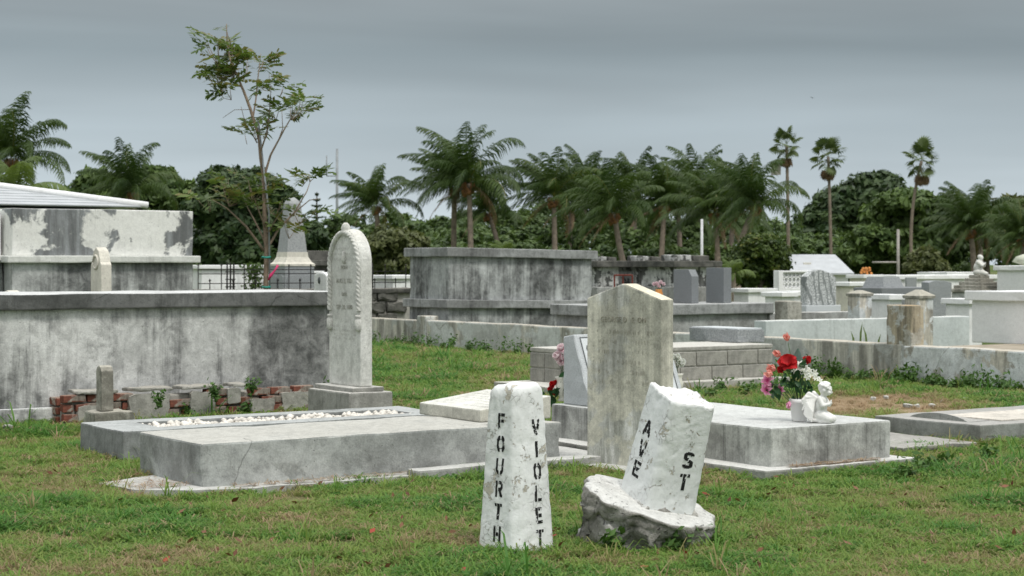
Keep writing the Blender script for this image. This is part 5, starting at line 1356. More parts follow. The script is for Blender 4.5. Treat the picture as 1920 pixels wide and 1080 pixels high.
# young yellow-green palm low by the mausoleum roof, two seedlings among the vaults
YP = palm_proto(9, 9, 2.0, 'frond_light')
for px, py, d, s, lab in ((32, 358, 52, .9, 'young yellow green palm behind the mausoleum roof'), (1376, 512, 58, .4, 'yellow green palm seedling beside the clipped bush'), (948, 474, 70, .45, 'young palm tuft behind the cap of the streaked vault')):
    p = at(px, d, 0); t = thing('young_palm', lab, 'palm tree', p, 'young palms'); zc = max(.3, zat(py, d)); ob('trunk', trunk([(0, 0, 0), (0, 0, zc)], .08, .06, 'trunk_palm'), None, t)
    for me in YP: o = ob('frond', me, None, t, (0, 0, zc)); o.scale = (s,)*3
# fan palms
def fan_mesh(r, R=.60, nb=15):
    V, F_, A_ = [], [], []; c_ = r.random()*.9
    for i in range(nb):
        a = rad(-120+240*i/(nb-1)); d = Vector((math.cos(a), math.sin(a), 0)); s = Vector((-d.y, d.x, 0))*.055
        k = len(V); m_ = d*R*.62; tip = d*R*r.uniform(.9, 1.05)+Vector((0, 0, -.22*R))
        V += [Vector((0, 0, 0)), m_+s+UP*.03, tip, m_-s+UP*-.02]; F_.append((k, k+1, k+2, k+3)); A_ += [min(1, max(0, c_+r.uniform(-.2, .2)))]*4
    k = len(V); V += [Vector((-.02, -.015, 0)), Vector((-.02, .015, 0)), Vector((-.75, .015, -.0)), Vector((-.75, -.015, 0))]; F_.append((k, k+1, k+2, k+3)); A_ += [.6]*4
    me = mixed_mesh(V, F_, A_); me.transform(Matrix.Translation((.75, 0, 0))); return me
rf = random.Random(6); FANS = [fan_mesh(rf) for _ in range(6)]; DEAD = [fan_mesh(rf, .6) for _ in range(3)]
for me in FANS: me.materials.append(M['fan'])
for me in DEAD: me.materials.append(M['fan_dead'])
for px, py, bpx, d, s, lab, bd in ((1475, 272, 1479, 78, .68, 'tall thin fan palm with a small box on its trunk', 0), (1553, 294, 1559, 84, .84, 'fan palm standing before the dark domed tree', 0), (1728, 302, 1717, 82, .86, 'fan palm with curved trunk before the bright spreading tree', .6)):
    top = at(px, d, zat(py, d)); foot = at(bpx, d, 0); e_ = top-foot
    t = thing('fan_palm', lab, 'palm tree', foot, 'tall fan palms'); ob('trunk', trunk([(0, 0, 0), (e_.x*.2-RV.x*bd, e_.y*.2-RV.y*bd, e_.z*.5), e_], .085, .068, 'trunk_fan'), None, t)
    for i in range(21):
        f = i/20; o = ob('frond', FANS[i % 6], None, t, e_+UP*(.3-.5*f)*s*.5); o.rotation_mode = 'XYZ'
        o.rotation_euler = (rf.uniform(-.5, .5), rad(-80+125*f+rf.uniform(-8, 8)), i*2.4+rf.uniform(-.3, .3)); o.scale = (s*rf.uniform(.7, .98),)*3
    for i in range(9):
        o = ob('dead_frond', DEAD[i % 3], None, t, e_+UP*-.35); o.rotation_euler = (rf.uniform(-.3, .3), rad(70+rf.uniform(-8, 12)), i*.7); o.scale = (s*.75,)*3
    if 'box' in lab: ob('nest_box', rough_box(.32, .3, .5, cell=0, amp=0), M['pole_wood'], t, (e_.x*.8-.5*RV.x-.15, e_.y*.8-.5*RV.y-.15, zat(328, d)))

# broadleaf crowns
def leaves(centres, nrm, size, r_, flat=.0):
    """diamond leaves at centres; returns V, F, var"""
    k_ = len(centres); nn = nrm+r_.normal(0, .55, (k_, 3)); nn[:, 2] += flat; nn /= np.linalg.norm(nn, axis=1)[:, None]
    t = np.cross(nn, r_.normal(0, 1, (k_, 3))); t /= np.linalg.norm(t, axis=1)[:, None]; b = np.cross(nn, t)
    s = size*r_.uniform(.65, 1.25, (k_, 1))
    V = np.stack([centres-t*s, centres+b*s*.45, centres+t*s, centres-b*s*.45], 1).reshape(-1, 3)
    F_ = np.arange(k_*4).reshape(-1, 4); return V, F_
def crown_pts(blobs, n_leaf, r_, clumps=26):
    """leaf positions: blobs of twiggy clumps, not smooth shells"""
    P, Nn, Vr = [], [], []
    tot = sum(b[3]*b[4]*b[5] for b in blobs)**1.0
    vol = [(b[3]*b[4]*b[5])**(2/3) for b in blobs]; tv = sum(vol)
    for b, v_ in zip(blobs, vol):
        c = np.array(b[:3]); R = np.array(b[3:6]); k_ = max(6, int(clumps*v_/tv*len(blobs)))
        d = r_.normal(0, 1, (k_, 3)); d /= np.linalg.norm(d, axis=1)[:, None]; d[:, 2] = np.where(d[:, 2] < -.35, -d[:, 2], d[:, 2])
        cc = c+d*R*r_.uniform(.62, 1.02, (k_, 1)); cr = R.mean()*r_.uniform(.20, .38, k_); tone = r_.uniform(.15, .85, k_)
        m_ = max(8, int(n_leaf*v_/tv)); w = r_.integers(0, k_, m_)
        dd = r_.normal(0, 1, (m_, 3)); dd /= np.linalg.norm(dd, axis=1)[:, None]
        p = cc[w]+dd*cr[w][:, None]*r_.uniform(.35, 1.1, (m_, 1))*np.array([1, 1, .72])
        P.append(p); Nn.append(dd*.7+d[w]*.6+np.array([0, 0, .35])); Vr.append(np.clip(tone[w]+r_.normal(0, .14, m_), 0, 1))
    return np.concatenate(P), np.concatenate(Nn), np.concatenate(Vr)
def tree(name, lab, px, d, blobs_px, n_leaf, size, mat, bark='bark_dark', clumps=26, cat='tree', trunk_r=.18, seed=1, core=.62, group=None):
    """blobs_px: (px, py, rx_px, ry_px) in the picture, given depth d"""
    r_ = np.random.default_rng(seed); foot = at(px, d, 0); k_ = d/FPX
    t = thing(name, lab, cat, foot, group); B = []; zmin = 99
    for j, (bx, by, rx, ry) in enumerate(blobs_px):
        dd = d+r_.uniform(-.5, .5)*rx*k_; c = at(bx, dd, zat(by, dd))-foot; R = rx*k_
        B.append((c.x, c.y, c.z, R, R, ry*k_))
    P, Nn, Vr = crown_pts(B, n_leaf, r_, clumps); V, F_ = leaves(P, Nn, size, r_)
    cr_o = ob('crown', npmesh(V, F_, {'var': np.repeat(Vr, 4)}), M[mat], t)
    bm = bmesh.new(); rm = random.Random(seed)
    low = min(b[2]-b[5] for b in B); top = Vector((np.mean([b[0] for b in B]), np.mean([b[1] for b in B]), max(.5, np.mean([b[2] for b in B]))))
    tube_into(bm, [(0, 0, -.05), (top.x*.3, top.y*.3, top.z*.45), top], [trunk_r, trunk_r*.75, trunk_r*.4], 8)
    for b in B: tube_into(bm, [(top.x*.3, top.y*.3, top.z*.45), Vector((b[0], b[1], b[2]))*.6+top*.2+UP*-.0, (b[0], b[1], b[2]+b[5]*.4)], [trunk_r*.5, trunk_r*.3, trunk_r*.1], 6)
    ob('trunk', mesh_of(bm), M[bark], t)
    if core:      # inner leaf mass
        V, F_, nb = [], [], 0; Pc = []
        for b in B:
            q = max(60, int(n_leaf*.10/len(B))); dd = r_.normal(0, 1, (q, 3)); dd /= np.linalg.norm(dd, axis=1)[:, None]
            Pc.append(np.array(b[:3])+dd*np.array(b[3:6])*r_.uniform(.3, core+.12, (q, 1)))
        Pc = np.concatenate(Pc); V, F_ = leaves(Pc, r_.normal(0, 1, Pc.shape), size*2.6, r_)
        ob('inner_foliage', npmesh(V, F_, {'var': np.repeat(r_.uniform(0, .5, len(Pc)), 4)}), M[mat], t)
    return t
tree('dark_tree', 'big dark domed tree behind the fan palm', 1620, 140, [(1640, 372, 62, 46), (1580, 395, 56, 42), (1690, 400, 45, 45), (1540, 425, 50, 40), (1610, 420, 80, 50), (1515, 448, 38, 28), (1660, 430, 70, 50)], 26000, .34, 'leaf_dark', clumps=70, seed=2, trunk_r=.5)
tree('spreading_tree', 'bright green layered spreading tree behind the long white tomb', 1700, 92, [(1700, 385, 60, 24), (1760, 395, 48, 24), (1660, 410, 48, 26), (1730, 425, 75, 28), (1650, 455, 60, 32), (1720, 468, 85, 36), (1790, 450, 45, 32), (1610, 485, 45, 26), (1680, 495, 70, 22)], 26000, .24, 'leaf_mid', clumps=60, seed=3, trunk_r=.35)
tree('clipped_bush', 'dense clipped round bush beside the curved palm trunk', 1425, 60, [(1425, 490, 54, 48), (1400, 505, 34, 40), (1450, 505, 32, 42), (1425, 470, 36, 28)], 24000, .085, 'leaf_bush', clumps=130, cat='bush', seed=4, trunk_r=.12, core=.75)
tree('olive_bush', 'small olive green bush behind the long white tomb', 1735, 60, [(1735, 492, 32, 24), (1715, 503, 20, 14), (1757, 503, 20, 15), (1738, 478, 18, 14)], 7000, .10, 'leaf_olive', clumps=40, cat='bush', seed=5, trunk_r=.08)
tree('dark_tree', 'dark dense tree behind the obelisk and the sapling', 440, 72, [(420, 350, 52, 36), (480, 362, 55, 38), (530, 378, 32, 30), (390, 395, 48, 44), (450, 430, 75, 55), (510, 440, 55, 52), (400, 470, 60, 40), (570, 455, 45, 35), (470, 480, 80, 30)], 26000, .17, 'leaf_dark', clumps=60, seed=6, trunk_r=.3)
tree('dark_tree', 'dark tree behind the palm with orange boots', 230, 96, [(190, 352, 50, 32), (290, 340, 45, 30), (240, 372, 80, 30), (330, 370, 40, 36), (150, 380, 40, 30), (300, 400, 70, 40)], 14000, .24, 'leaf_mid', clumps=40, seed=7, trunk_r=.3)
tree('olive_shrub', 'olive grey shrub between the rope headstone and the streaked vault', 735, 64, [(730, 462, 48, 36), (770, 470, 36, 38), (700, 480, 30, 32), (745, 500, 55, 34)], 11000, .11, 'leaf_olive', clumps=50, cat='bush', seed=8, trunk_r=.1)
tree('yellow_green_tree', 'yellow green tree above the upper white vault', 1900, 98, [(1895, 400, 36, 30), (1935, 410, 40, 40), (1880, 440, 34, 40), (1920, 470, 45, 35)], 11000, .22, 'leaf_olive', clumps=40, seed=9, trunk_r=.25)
# conical pine far off
t = thing('norfolk_pine', 'tiny conical pine on the skyline beside the obelisk', 'tree', at(594, 170, 0)); hz = zat(360, 170); r_ = np.random.default_rng(3)
P = []
for lv in range(9):
    z = hz-.3-lv*.55; R = .12+lv*.2
    for a in range(7): P.append(np.stack([np.cos(a*.9+lv)*np.linspace(.05, R, 12), np.sin(a*.9+lv)*np.linspace(.05, R, 12), z+np.linspace(0, .12, 12)], -1))
P = np.concatenate(P); V, F_ = leaves(P, r_.normal(0, 1, P.shape), .16, r_)
ob('crown', npmesh(V, F_, {'var': np.repeat(r_.uniform(0, .5, len(P)), 4)}), M['leaf_dark'], t); ob('trunk', tube([(0, 0, 0), (0, 0, hz)], [.3, .04], 6), M['bark_dark'], t)
# the far wood: one mass
r_ = np.random.default_rng(12); B = []
prof = [(-150, 400), (60, 410), (330, 420), (560, 430), (640, 425), (760, 425), (850, 412), (1000, 405), (1150, 402), (1300, 402), (1400, 412), (1500, 440), (1600, 455), (1750, 430), (1850, 400), (1960, 395), (2100, 390)]
for row, (d_, off) in enumerate(((120, 0), (112, 18), (106, 36), (100, 54), (94, 72))):
    for px in range(-140, 2080, 46):
        px_ = px+r_.uniform(-20, 20); top = np.interp(px_, [q[0] for q in prof], [q[1] for q in prof])+off-14+r_.uniform(-14, 14)
        R = r_.uniform(38, 52)*d_/FPX; c = at(px_, d_+r_.uniform(-3, 3)); B.append((c.x, c.y, max(.6, zat(top+R*FPX/d_*.7, d_)), R, R, R*.8))
P, Nn, Vr = crown_pts(B, 210000, r_, 19); V, F_ = leaves(P, Nn, .185, r_)
ob('far_wood', npmesh(V, F_, {'var': np.repeat(Vr, 4)}), M['leaf_wood'], None, None, 'far green wood closing the cemetery behind the palms', 'trees', None, 'stuff')

# ---------------------------------------------------------------- sapling
ds = 22.4; SF = at(499, ds, 0)
sap = thing('sapling', 'slender young tree with sparse compound leaves rising behind the long vault', 'tree', SF)
def sp3(px, py, dep=0.): q = at(px, ds+dep, zat(py, ds+dep)); return q-SF
bm = bmesh.new()
def limb(pts, r0, r1, dep=0.):
    q = [sp3(x, y, dep*i/(len(pts)-1)) for i, (x, y) in enumerate(pts)]; out = []; 
    for i in range(len(q)-1):
        for s in range(4): out.append(q[i].lerp(q[i+1], s/4))
    out.append(q[-1]); k_ = len(out)-1
    out = [p+noise.noise_vector(p*3)*.012 for p in out]; out[0] = q[0]
    tube_into(bm, out, [r0+(r1-r0)*i/k_ for i in range(k_+1)], 7)
tk = [(499, 690), (499, 600), (500, 545), (499, 480), (496, 400), (494, 330), (486, 262), (470, 205), (456, 168), (444, 140), (432, 112), (426, 80), (425, 45)]
limb(tk, .040, .005)
for pts, r0, dep in (([(494, 470), (462, 425), (425, 390), (398, 374)], .02, -.4), ([(500, 465), (522, 430), (552, 398), (575, 360), (582, 338)], .018, .4), ([(545, 405), (580, 375), (600, 372)], .010, .2),
                     ([(495, 330), (508, 290), (527, 255), (546, 218), (548, 190)], .017, .3), ([(492, 318), (489, 285), (500, 250), (506, 200), (509, 160)], .016, -.3), ([(474, 222), (481, 180), (486, 130), (489, 100)], .012, .2), ([(482, 268), (462, 235), (452, 200)], .008, -.3), ([(453, 163), (432, 150), (405, 140), (380, 145)], .010, -.2),
                     ([(444, 140), (418, 118), (395, 100)], .008, .2), ([(520, 268), (530, 240), (528, 205)], .008, 0), ([(497, 455), (470, 400), (455, 370)], .014, .5), ([(498, 430), (480, 380), (470, 352)], .012, -.5), ([(470, 205), (440, 205), (418, 220)], .004, .2), ([(500, 440), (515, 415), (530, 395)], .012, -.4)):
    limb(pts, r0, .003, dep)
ob('trunk', mesh_of(bm, smooth=True), M['bark'], sap)
def compound(seed):
    r = random.Random(seed); V, F_, A_ = [], [], []; n_ = r.choice((4, 5, 6)); L = .20; base = r.random()
    for i in range(n_):
        x = L*(i+1)/n_
        for sg in (-1, 1):
            d = Vector((.45, sg*.85, r.uniform(-.55, .1))).normalized(); ln = r.uniform(.085, .125); q = Vector((x, 0, -.3*x*x/L)); s = d.cross(UP).normalized()*.023
            k = len(V); V += [q, q+d*ln*.5+s, q+d*ln, q+d*ln*.5-s]; F_.append((k, k+1, k+2, k+3)); c_ = min(1, max(0, base+r.uniform(-.25, .25))); A_ += [c_]*4
    k = len(V); V += [Vector((0, -.002, 0)), Vector((0, .002, 0)), Vector((L, .001, -.06)), Vector((L, -.001, -.06))]; F_.append((k, k+1, k+2, k+3)); A_ += [.9]*4
    me = mixed_mesh(V, F_, A_); me.materials.append(M['leaf_sapling']); return me
CL = [compound(i) for i in range(8)]; r = random.Random(5)
for (cx, cy, sx, sy, k_) in ((400, 95, 28, 28, 20), (430, 110, 26, 36, 22), (405, 150, 30, 24, 20), (395, 135, 20, 18, 8), (425, 165, 18, 16, 7), (452, 120, 20, 22, 12), (425, 62, 10, 16, 5), (487, 112, 20, 14, 9), (505, 150, 24, 14, 12), (528, 168, 12, 6, 3), (552, 205, 26, 14, 16), (570, 190, 12, 10, 5), (520, 208, 24, 10, 9), (478, 238, 20, 18, 8), (458, 255, 8, 8, 2), (500, 240, 14, 10, 4),
                             (592, 322, 18, 12, 9), (575, 335, 14, 8, 4), (470, 350, 44, 22, 18), (420, 358, 44, 24, 18), (380, 375, 26, 16, 7), (520, 380, 40, 18, 14), (570, 400, 32, 14, 8), (500, 330, 22, 14, 7), (548, 425, 26, 16, 6)):
    left = k_
    while left > 0:                                       # leaves sit in whorls at the ends of fine twigs
        tip = sp3(cx+r.uniform(-sx, sx)*.75, cy+r.uniform(-sy, sy), r.uniform(-.3, .3)); root = sp3(cx+(499-cx)*.12, cy+sy*.9+8, 0)
        ob('twig', tube([root, root.lerp(tip, .6)+UP*-.02, tip], [.005, .004, .002], 4), M['bark'], sap)
        out_ = (tip-root).normalized(); g = min(left, r.choice((2, 3, 4))); left -= g
        for j in range(g):
            o = ob('leaf', r.choice(CL), None, sap, tip.lerp(root, .12*j))
            az = math.atan2(out_.y, out_.x)+r.uniform(-1.5, 1.5)
            o.rotation_euler = (r.uniform(-.5, .5), r.uniform(-.7, .45)-out_.z*.3, az); o.scale = (r.uniform(.85, 1.2),)*3
ob('ribbon', tube([sp3(503, 525, -.1), sp3(508, 516, -.12), sp3(516, 506, -.1), sp3(521, 497, -.1)], [.012, .022, .010, .018], 5), M['ribbon'], sap)
for y_ in (482, 538): ob('tie', tube([sp3(491, y_, -.06), sp3(499, y_+1, -.09), sp3(507, y_, -.06)], .014, 5), M['tie'], sap)
ob('stake', tube([sp3(506, 560, -.05), sp3(504, 400, -.05), sp3(484, 225, -.02)], .012, 5), M['steel'], sap)
# bird
bi = at(1523, 60, zat(183, 60)); o = ob('bird', pyd([(-.12, 0, .03), (0, -.03, 0), (.12, .02, -.02), (0, .04, .01), (.0, 0, -.03)], [(0, 1, 3), (1, 2, 3), (1, 4, 3)]), M['iron'], None, bi, 'tiny dark bird flying in the grey sky', 'bird')

# ---------------------------------------------------------------- grass and weeds
gcol = bpy.data.collections.new('grass_sources')
def tuft(seed, n_, h, spread, wid, lean):
    r = random.Random(seed); V, F_ = [], []
    for i in range(n_):
        a = r.uniform(0, 6.28); q = Vector((r.gauss(0, spread), r.gauss(0, spread), -.01)); d = Vector((math.cos(a), math.sin(a), 0)); s = Vector((-d.y, d.x, 0))*wid*r.uniform(.6, 1.2)
        hh = h*r.uniform(.45, 1.15); ln = lean*r.uniform(.2, 1.4)
        m1 = q+UP*hh*.5+d*hh*ln*.3; m2 = q+UP*hh*.85+d*hh*ln*.85; tp = q+UP*hh*(1.0-.25*ln)+d*hh*ln*1.5
        k = len(V); V += [q-s*.8, q+s*.8, m1+s, m1-s, m2+s*.7, m2-s*.7, tp]; F_ += [(k, k+1, k+2, k+3), (k+3, k+2, k+4, k+5), (k+5, k+4, k+6)]
    me = bpy.data.meshes.new('m'); me.from_pydata([tuple(v) for v in V], [], F_); me.update(); return me
def rosette(seed, n_, L, wd):
    r = random.Random(seed); V, F_ = [], []
    for i in range(n_):
        a = r.uniform(0, 6.28); d = Vector((math.cos(a), math.sin(a), 0)); s = Vector((-d.y, d.x, 0))*wd*r.uniform(.7, 1.2); q = Vector((r.gauss(0, L*.6), r.gauss(0, L*.6), r.uniform(0, L*.7))); l_ = L*r.uniform(.6, 1.1)
        k = len(V); V += [q, q+d*l_*.5+s+UP*.01, q+d*l_+UP*r.uniform(-.01, .012), q+d*l_*.5-s+UP*.01]; F_.append((k, k+1, k+2, k+3))
    me = bpy.data.meshes.new('m'); me.from_pydata([tuple(v) for v in V], [], F_); me.update(); return me
m, n = new_mat('grass'); at_ = n('Attribute', {'attribute_name': 'tint', 'attribute_type': 'INSTANCER'}).outputs['Fac']
cr = n('ValToRGB', Fac=at_); e = cr.color_ramp.elements
e[0].position = 0; e[0].color = (.42, .31, .19, 1); e[1].position = 1; e[1].color = (.09, .22, .04, 1)
for p_, c_ in ((.10, (.33, .26, .14)), (.22, (.27, .265, .10)), (.40, (.235, .315, .075)), (.75, (.18, .31, .06))): k = e.new(p_); k.color = c_+(1,)
b = n('BsdfPrincipled', Base_Color=cr.outputs[0], Roughness=.55); b.inputs['Specular IOR Level'].default_value = .25
tr = n('BsdfTranslucent', Color=cr.outputs[0]); n('OutputMaterial', Surface=n('MixShader', _0=.42, _1=b.outputs[0], _2=tr.outputs[0]).outputs[0])
GRASS = m
srcs = [tuft(i, 20, .048, .026, .0031, 1.1) for i in range(3)]+[tuft(10+i, 14, .066, .022, .0031, 1.0) for i in range(2)]+[rosette(20+i, 22, .024, .0085) for i in range(2)]+[tuft(30, 9, .14, .018, .0034, .55)]+[tuft(40, 16, .03, .03, .0020, 2.2)]
for i, me in enumerate(srcs):
    me.materials.append(GRASS); o = bpy.data.objects.new('src_%02d' % i, me); gcol.objects.link(o)
def free(x, y, pad=.0):
    ok = np.ones(len(x), bool)
    for x0_, y0_, x1_, y1_ in FOOT: ok &= ~((x > x0_-pad) & (x < x1_+pad) & (y > y0_-pad) & (y < y1_+pad))
    return ok
def near_edge(x, y):
    e_ = np.full(len(x), 9.)
    for x0_, y0_, x1_, y1_ in FOOT:
        dx = np.maximum(np.maximum(x0_-x, x-x1_), 0); dy = np.maximum(np.maximum(y0_-y, y-y1_), 0); e_ = np.minimum(e_, np.hypot(dx, dy))
    return e_
pts = []
for d0_, d1_, dens, sc0 in ((6.6, 11, 1150, 1.0), (11, 15, 720, 1.12), (15, 21, 330, 1.35), (21, 34, 120, 1.8)):
    w0 = .31*d1_+1.3; area = (d1_-d0_)*2*w0; k_ = int(area*dens)
    a = rng.uniform(-w0, w0, k_); d = rng.uniform(d0_, d1_, k_); keep = np.abs(a) < .31*d+1.3; a, d = a[keep], d[keep]
    pts.append(np.stack([a*cs+d*sn, -a*sn+d*cs, np.full(len(a), sc0), d], -1))
P = np.concatenate(pts); x, y, s0 = P[:, 0], P[:, 1], P[:, 2]
ok = free(x, y, .0) & ~((x > WX-.0) & (y < y800+3)); P = P[ok]; x, y, s0 = P[:, 0], P[:, 1], P[:, 2]
dry = dryness(x, y); cl_ = fbm(x, y, 1.6, 40); bare = (vnoise(x, y, 3.1, 50)*.6+vnoise(x, y, 7, 51)*.4)
ok = rng.uniform(0, 1, len(x)) < np.clip(1.25-1.1*np.clip((bare-.55)*6, 0, 1)-.55*dry, .1, 1); x, y, s0, dry, cl_ = x[ok], y[ok], s0[ok], dry[ok], cl_[ok]
ed = near_edge(x, y); k_ = len(x)
u_ = rng.uniform(0, 1, k_); tall = np.clip((cl_-.5)*4, 0, 1)
idx = np.where(u_ < .50, rng.integers(0, 3, k_), np.where(u_ < .66, rng.integers(3, 5, k_), np.where(u_ < .90, rng.integers(5, 7, k_), np.where(u_ < .902+.004*tall+.006*(ed < .12), 7, 8))))
idx = np.where(dry > .75, np.where(u_ < .85, 8, 0), idx)
tint = np.clip(.54+1.7*(cl_-.42)+rng.normal(0, .19, k_)-.75*dry, 0, 1); tint = np.where(rng.uniform(0, 1, k_) < .11, rng.uniform(0, .25, k_), tint); tint = np.where((idx >= 5) & (idx <= 6) & (dry < .6), np.clip(tint+.25, .5, 1), tint)
scl = s0*rng.uniform(.75, 1.35, k_)*(.85+.5*tall)*(1+.2*np.clip(1-ed/.15, 0, 1))*(1-.25*dry)
gm = bpy.data.meshes.new('m'); gm.vertices.add(k_); gm.vertices.foreach_set('co', np.stack([x, y, ground_z(x, y)-.004], -1).astype(np.float32).ravel())
for nm, ar, ty in (('tint', tint, 'FLOAT'), ('scl', scl, 'FLOAT'), ('rz', rng.uniform(0, 6.28, k_), 'FLOAT'), ('idx', idx, 'INT')):
    a = gm.attributes.new(nm, ty, 'POINT'); a.data.foreach_set('value', ar.astype(np.int32 if ty == 'INT' else np.float32))
go = ob('lawn_grass', gm, None, None, None, 'short mixed green lawn grass and weeds between the graves', 'grass', None, 'stuff')
ng = bpy.data.node_groups.new('scatter', 'GeometryNodeTree'); ng.interface.new_socket('Geometry', in_out='INPUT', socket_type='NodeSocketGeometry'); ng.interface.new_socket('Geometry', in_out='OUTPUT', socket_type='NodeSocketGeometry')
def gn(t, **kw):
    q = ng.nodes.new(t)
    for k, v in kw.items(): setattr(q, k, v)
    return q
gi, go_ = gn('NodeGroupInput'), gn('NodeGroupOutput'); iop = gn('GeometryNodeInstanceOnPoints'); ci = gn('GeometryNodeCollectionInfo'); ci.inputs[0].default_value = gcol; ci.inputs['Separate Children'].default_value = True; ci.inputs['Reset Children'].default_value = True
def na(nm, ty='FLOAT'):
    q = gn('GeometryNodeInputNamedAttribute', data_type=ty); q.inputs['Name'].default_value = nm; return q.outputs[0]
cx = gn('ShaderNodeCombineXYZ'); L = ng.links.new
L(na('rz'), cx.inputs[2]); L(gi.outputs[0], iop.inputs['Points']); L(ci.outputs[0], iop.inputs['Instance']); iop.inputs['Pick Instance'].default_value = True
L(na('idx', 'INT'), iop.inputs['Instance Index']); L(cx.outputs[0], iop.inputs['Rotation']); L(na('scl'), iop.inputs['Scale']); L(iop.outputs[0], go_.inputs[0])
md = go.modifiers.new('scatter', 'NODES'); md.node_group = ng

# weeds along wall feet and on the brick wall
def weed(p, h, n_, seed, lab, grp='weeds at the wall feet'):
    r_ = np.random.default_rng(seed); t = thing('weed', lab, 'weed', p, grp)
    bm = bmesh.new(); P, Nn = [], []
    for i in range(n_):
        a = r_.uniform(0, 6.28); tip = np.array([math.cos(a)*h*.55*r_.uniform(.3, 1), math.sin(a)*h*.55*r_.uniform(.3, 1), h*r_.uniform(.5, 1)])
        tube_into(bm, [(0, 0, -.02), Vector(tip*.5)+UP*h*.1, Vector(tip)], [.004, .003, .002], 4)
        for f in np.linspace(.25, 1.05, 9): P.append(tip*f+r_.normal(0, .02, 3)); Nn.append((math.cos(a), math.sin(a), 1.))
    ob('stems', mesh_of(bm), M['stem'], t); P = np.array(P); V, F_ = leaves(P, np.array(Nn), .032*(h/.2)**.5, r_); ob('foliage', npmesh(V, F_, {'var': np.repeat(r_.uniform(0, 1, len(P)), 4)}), M['leaf_weed'], t)
for i, (px, py, z, h, lab) in enumerate(((296, 762, .17, .13, 'leafy weed on the brick wall by the footstone'), (405, 750, .17, .15, 'bushy weed growing from the middle of the brick wall'), (472, 735, .26, .13, 'spiky weed on top of the brick wall'), (568, 752, .05, .28, 'tall green weed at the corner of the rope headstone block'), (448, 778, .0, .14, 'low weed between gravel plot and brick wall'), (345, 784, .0, .12, 'small weed under the plastered part of the brick wall'))):
    q = gp(px, py, z); q.y = min(q.y, bw0.y-.035 if z < .2 else q.y); weed(q, h, 9, i, lab, 'weeds on the brick wall')
spots = [(WX-.08-.2*random.random(), wall_y(px+random.uniform(-14, 14)), random.choice((.10, .14, .2, .26))) for px in list(range(705, 1010, 15))+list(range(1440, 1925, 11))]
spots += [(gp(px, py).x, gp(px, py).y, h) for px, py, h in ((800, 648, .34), (1350, 735, .14), (1375, 728, .13), (1395, 742, .12), (1330, 748, .12), (1300, 752, .12), (1415, 735, .1), (1245, 1026, .13), (1270, 1034, .10), (1150, 1034, .1), (1705, 900, .14), (1730, 890, .14), (1780, 880, .12), (1850, 868, .12))]
r_ = np.random.default_rng(61); P, Nn = [], []
for x_, y_, h in spots:
    for i in range(10):
        a = r_.uniform(0, 6.28); tip = np.array([math.cos(a)*h*.6*r_.uniform(.3, 1), math.sin(a)*h*.6*r_.uniform(.3, 1), h*r_.uniform(.45, 1)])
        for f in np.linspace(.1, 1.05, 9): P.append(np.array([x_, y_, 0])+tip*f+r_.normal(0, .022, 3)); Nn.append((math.cos(a), math.sin(a), 1.))
P = np.array(P); P[:, 2] = np.maximum(P[:, 2], .005); V, F_ = leaves(P, np.array(Nn), .03, r_)
ob('ground_weeds', npmesh(V, F_, {'var': np.repeat(r_.uniform(0, 1, len(P)), 4)}), M['leaf_weed'], None, None, 'low leafy weeds along the foot of walls and footings', 'weeds', None, 'stuff')
# vine on the iron railing
p = at(477, 33.4); r_ = np.random.default_rng(77); t = thing('vine', 'dark green vine climbing the iron railing by the sapling trunk', 'vine', Vector((p.x, p.y, SWZ-.02)))
P = np.stack([r_.normal(0, .1, 420), r_.normal(0, .06, 420), r_.uniform(0, RH*1.05, 420)], -1); V, F_ = leaves(P, r_.normal(0, 1, P.shape), .045, r_); ob('foliage', npmesh(V, F_, {'var': np.repeat(r_.uniform(0, .7, 420), 4)}), M['leaf_mid'], t)
ob('stem', tube([(0, 0, 0), (.03, .02, RH*.5), (-.02, 0, RH)], .012, 5), M['bark_dark'], t)
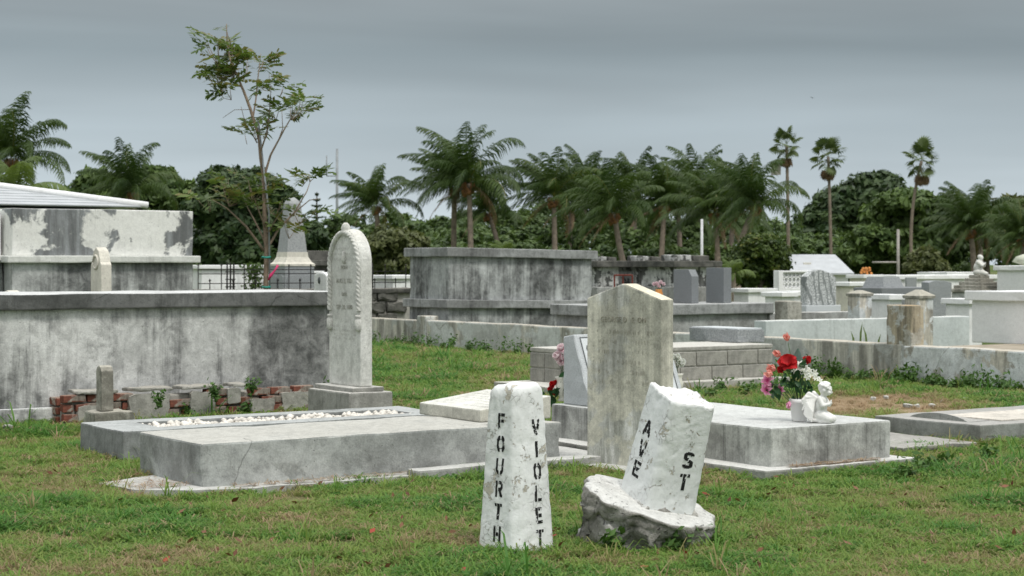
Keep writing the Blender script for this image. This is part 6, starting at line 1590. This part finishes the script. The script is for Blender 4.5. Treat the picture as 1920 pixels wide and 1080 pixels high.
# fallen leaves, straw
r_ = np.random.default_rng(31); k_ = 420
a = r_.uniform(-3.4, 3.4, k_); d = r_.uniform(7.6, 13.5, k_); X = a*cs+d*sn; Y = -a*sn+d*cs; ok = free(X, Y); X, Y = X[ok], Y[ok]; k_ = len(X)
P = np.stack([X, Y, ground_z(X, Y)+r_.uniform(.015, .05, k_)], -1); V, F_ = leaves(P, np.tile((0, 0, 1.), (k_, 1)), .026, r_)
M['dead_leaf'] = leafy('dead_leaf', (.10, .035, .015), (.24, .12, .06), (.30, .04, .02), .1)
ob('leaf_litter', npmesh(V, F_, {'var': np.repeat(r_.uniform(0, 1, k_), 4)}), M['dead_leaf'], None, None, 'scattered brown and red fallen leaves in the lawn', 'fallen leaves', None, 'stuff')
def litter(name, p0, lu_, lv_, n_, z, lab, seed):
    r_ = np.random.default_rng(seed); P = np.stack([p0.x+r_.uniform(0, lu_, n_), p0.y+np.abs(r_.normal(0, lv_, n_)), np.full(n_, z)+r_.uniform(0, .012, n_)], -1)
    t = r_.normal(0, 1, (n_, 3)); t[:, 2] *= .12; t /= np.linalg.norm(t, axis=1)[:, None]; b_ = np.stack([-t[:, 1], t[:, 0], np.zeros(n_)], -1); s = r_.uniform(.012, .04, (n_, 1))
    V = np.stack([P-t*s-b_*.0022, P-t*s+b_*.0022, P+t*s+b_*.0022, P+t*s-b_*.0022], 1).reshape(-1, 3)
    ob(name, npmesh(V, np.arange(n_*4).reshape(-1, 4), {'var': np.repeat(r_.uniform(0, 1, n_), 4)}), M['straw'], None, None, lab, 'straw', None, 'stuff')
M['straw'] = leafy('straw', (.20, .11, .06), (.42, .30, .18), None, .1)
litter('straw_litter', D+Vv*-.1+U*.1, s2u-.3, .035, 420, .066, 'brown straw litter on the white plinth under the angel slab', 1)
litter('straw_litter', A+U*.2+Vv*-.13, slab_lu-.5, .05, 620, .04, 'brown straw litter along the long grey slab', 2)
litter('straw_litter', A+U*-.35+Vv*.1, .34, .25, 260, .04, 'brown straw litter on the broken footing corner', 3)
# grass blades standing on the low wall
p = Vector((WX+.25, wall_y(1585), LWZ-.1)); bm = bmesh.new()
for dx, h_, l_ in ((0, .34, .04), (.12, .3, -.08), (-.1, .22, -.06), (.3, .2, .05)):
    q = [Vector((0, -dx, 0)), Vector((0, -dx-l_*.3, h_*.6)), Vector((0, -dx-l_, h_))]
    vs = [bm.verts.new(v) for v in (q[0]+RV*-.012, q[0]+RV*.012, q[1]+RV*.012, q[1]-RV*.012, q[2])]; bm.faces.new(vs[:4]); bm.faces.new((vs[3], vs[2], vs[4]))
me = mesh_of(bm); a = me.attributes.new('var', 'FLOAT', 'POINT'); ob('grass_clump', me, M['frond_light'], None, p, 'few tall grass blades behind the low stained wall', 'grass')
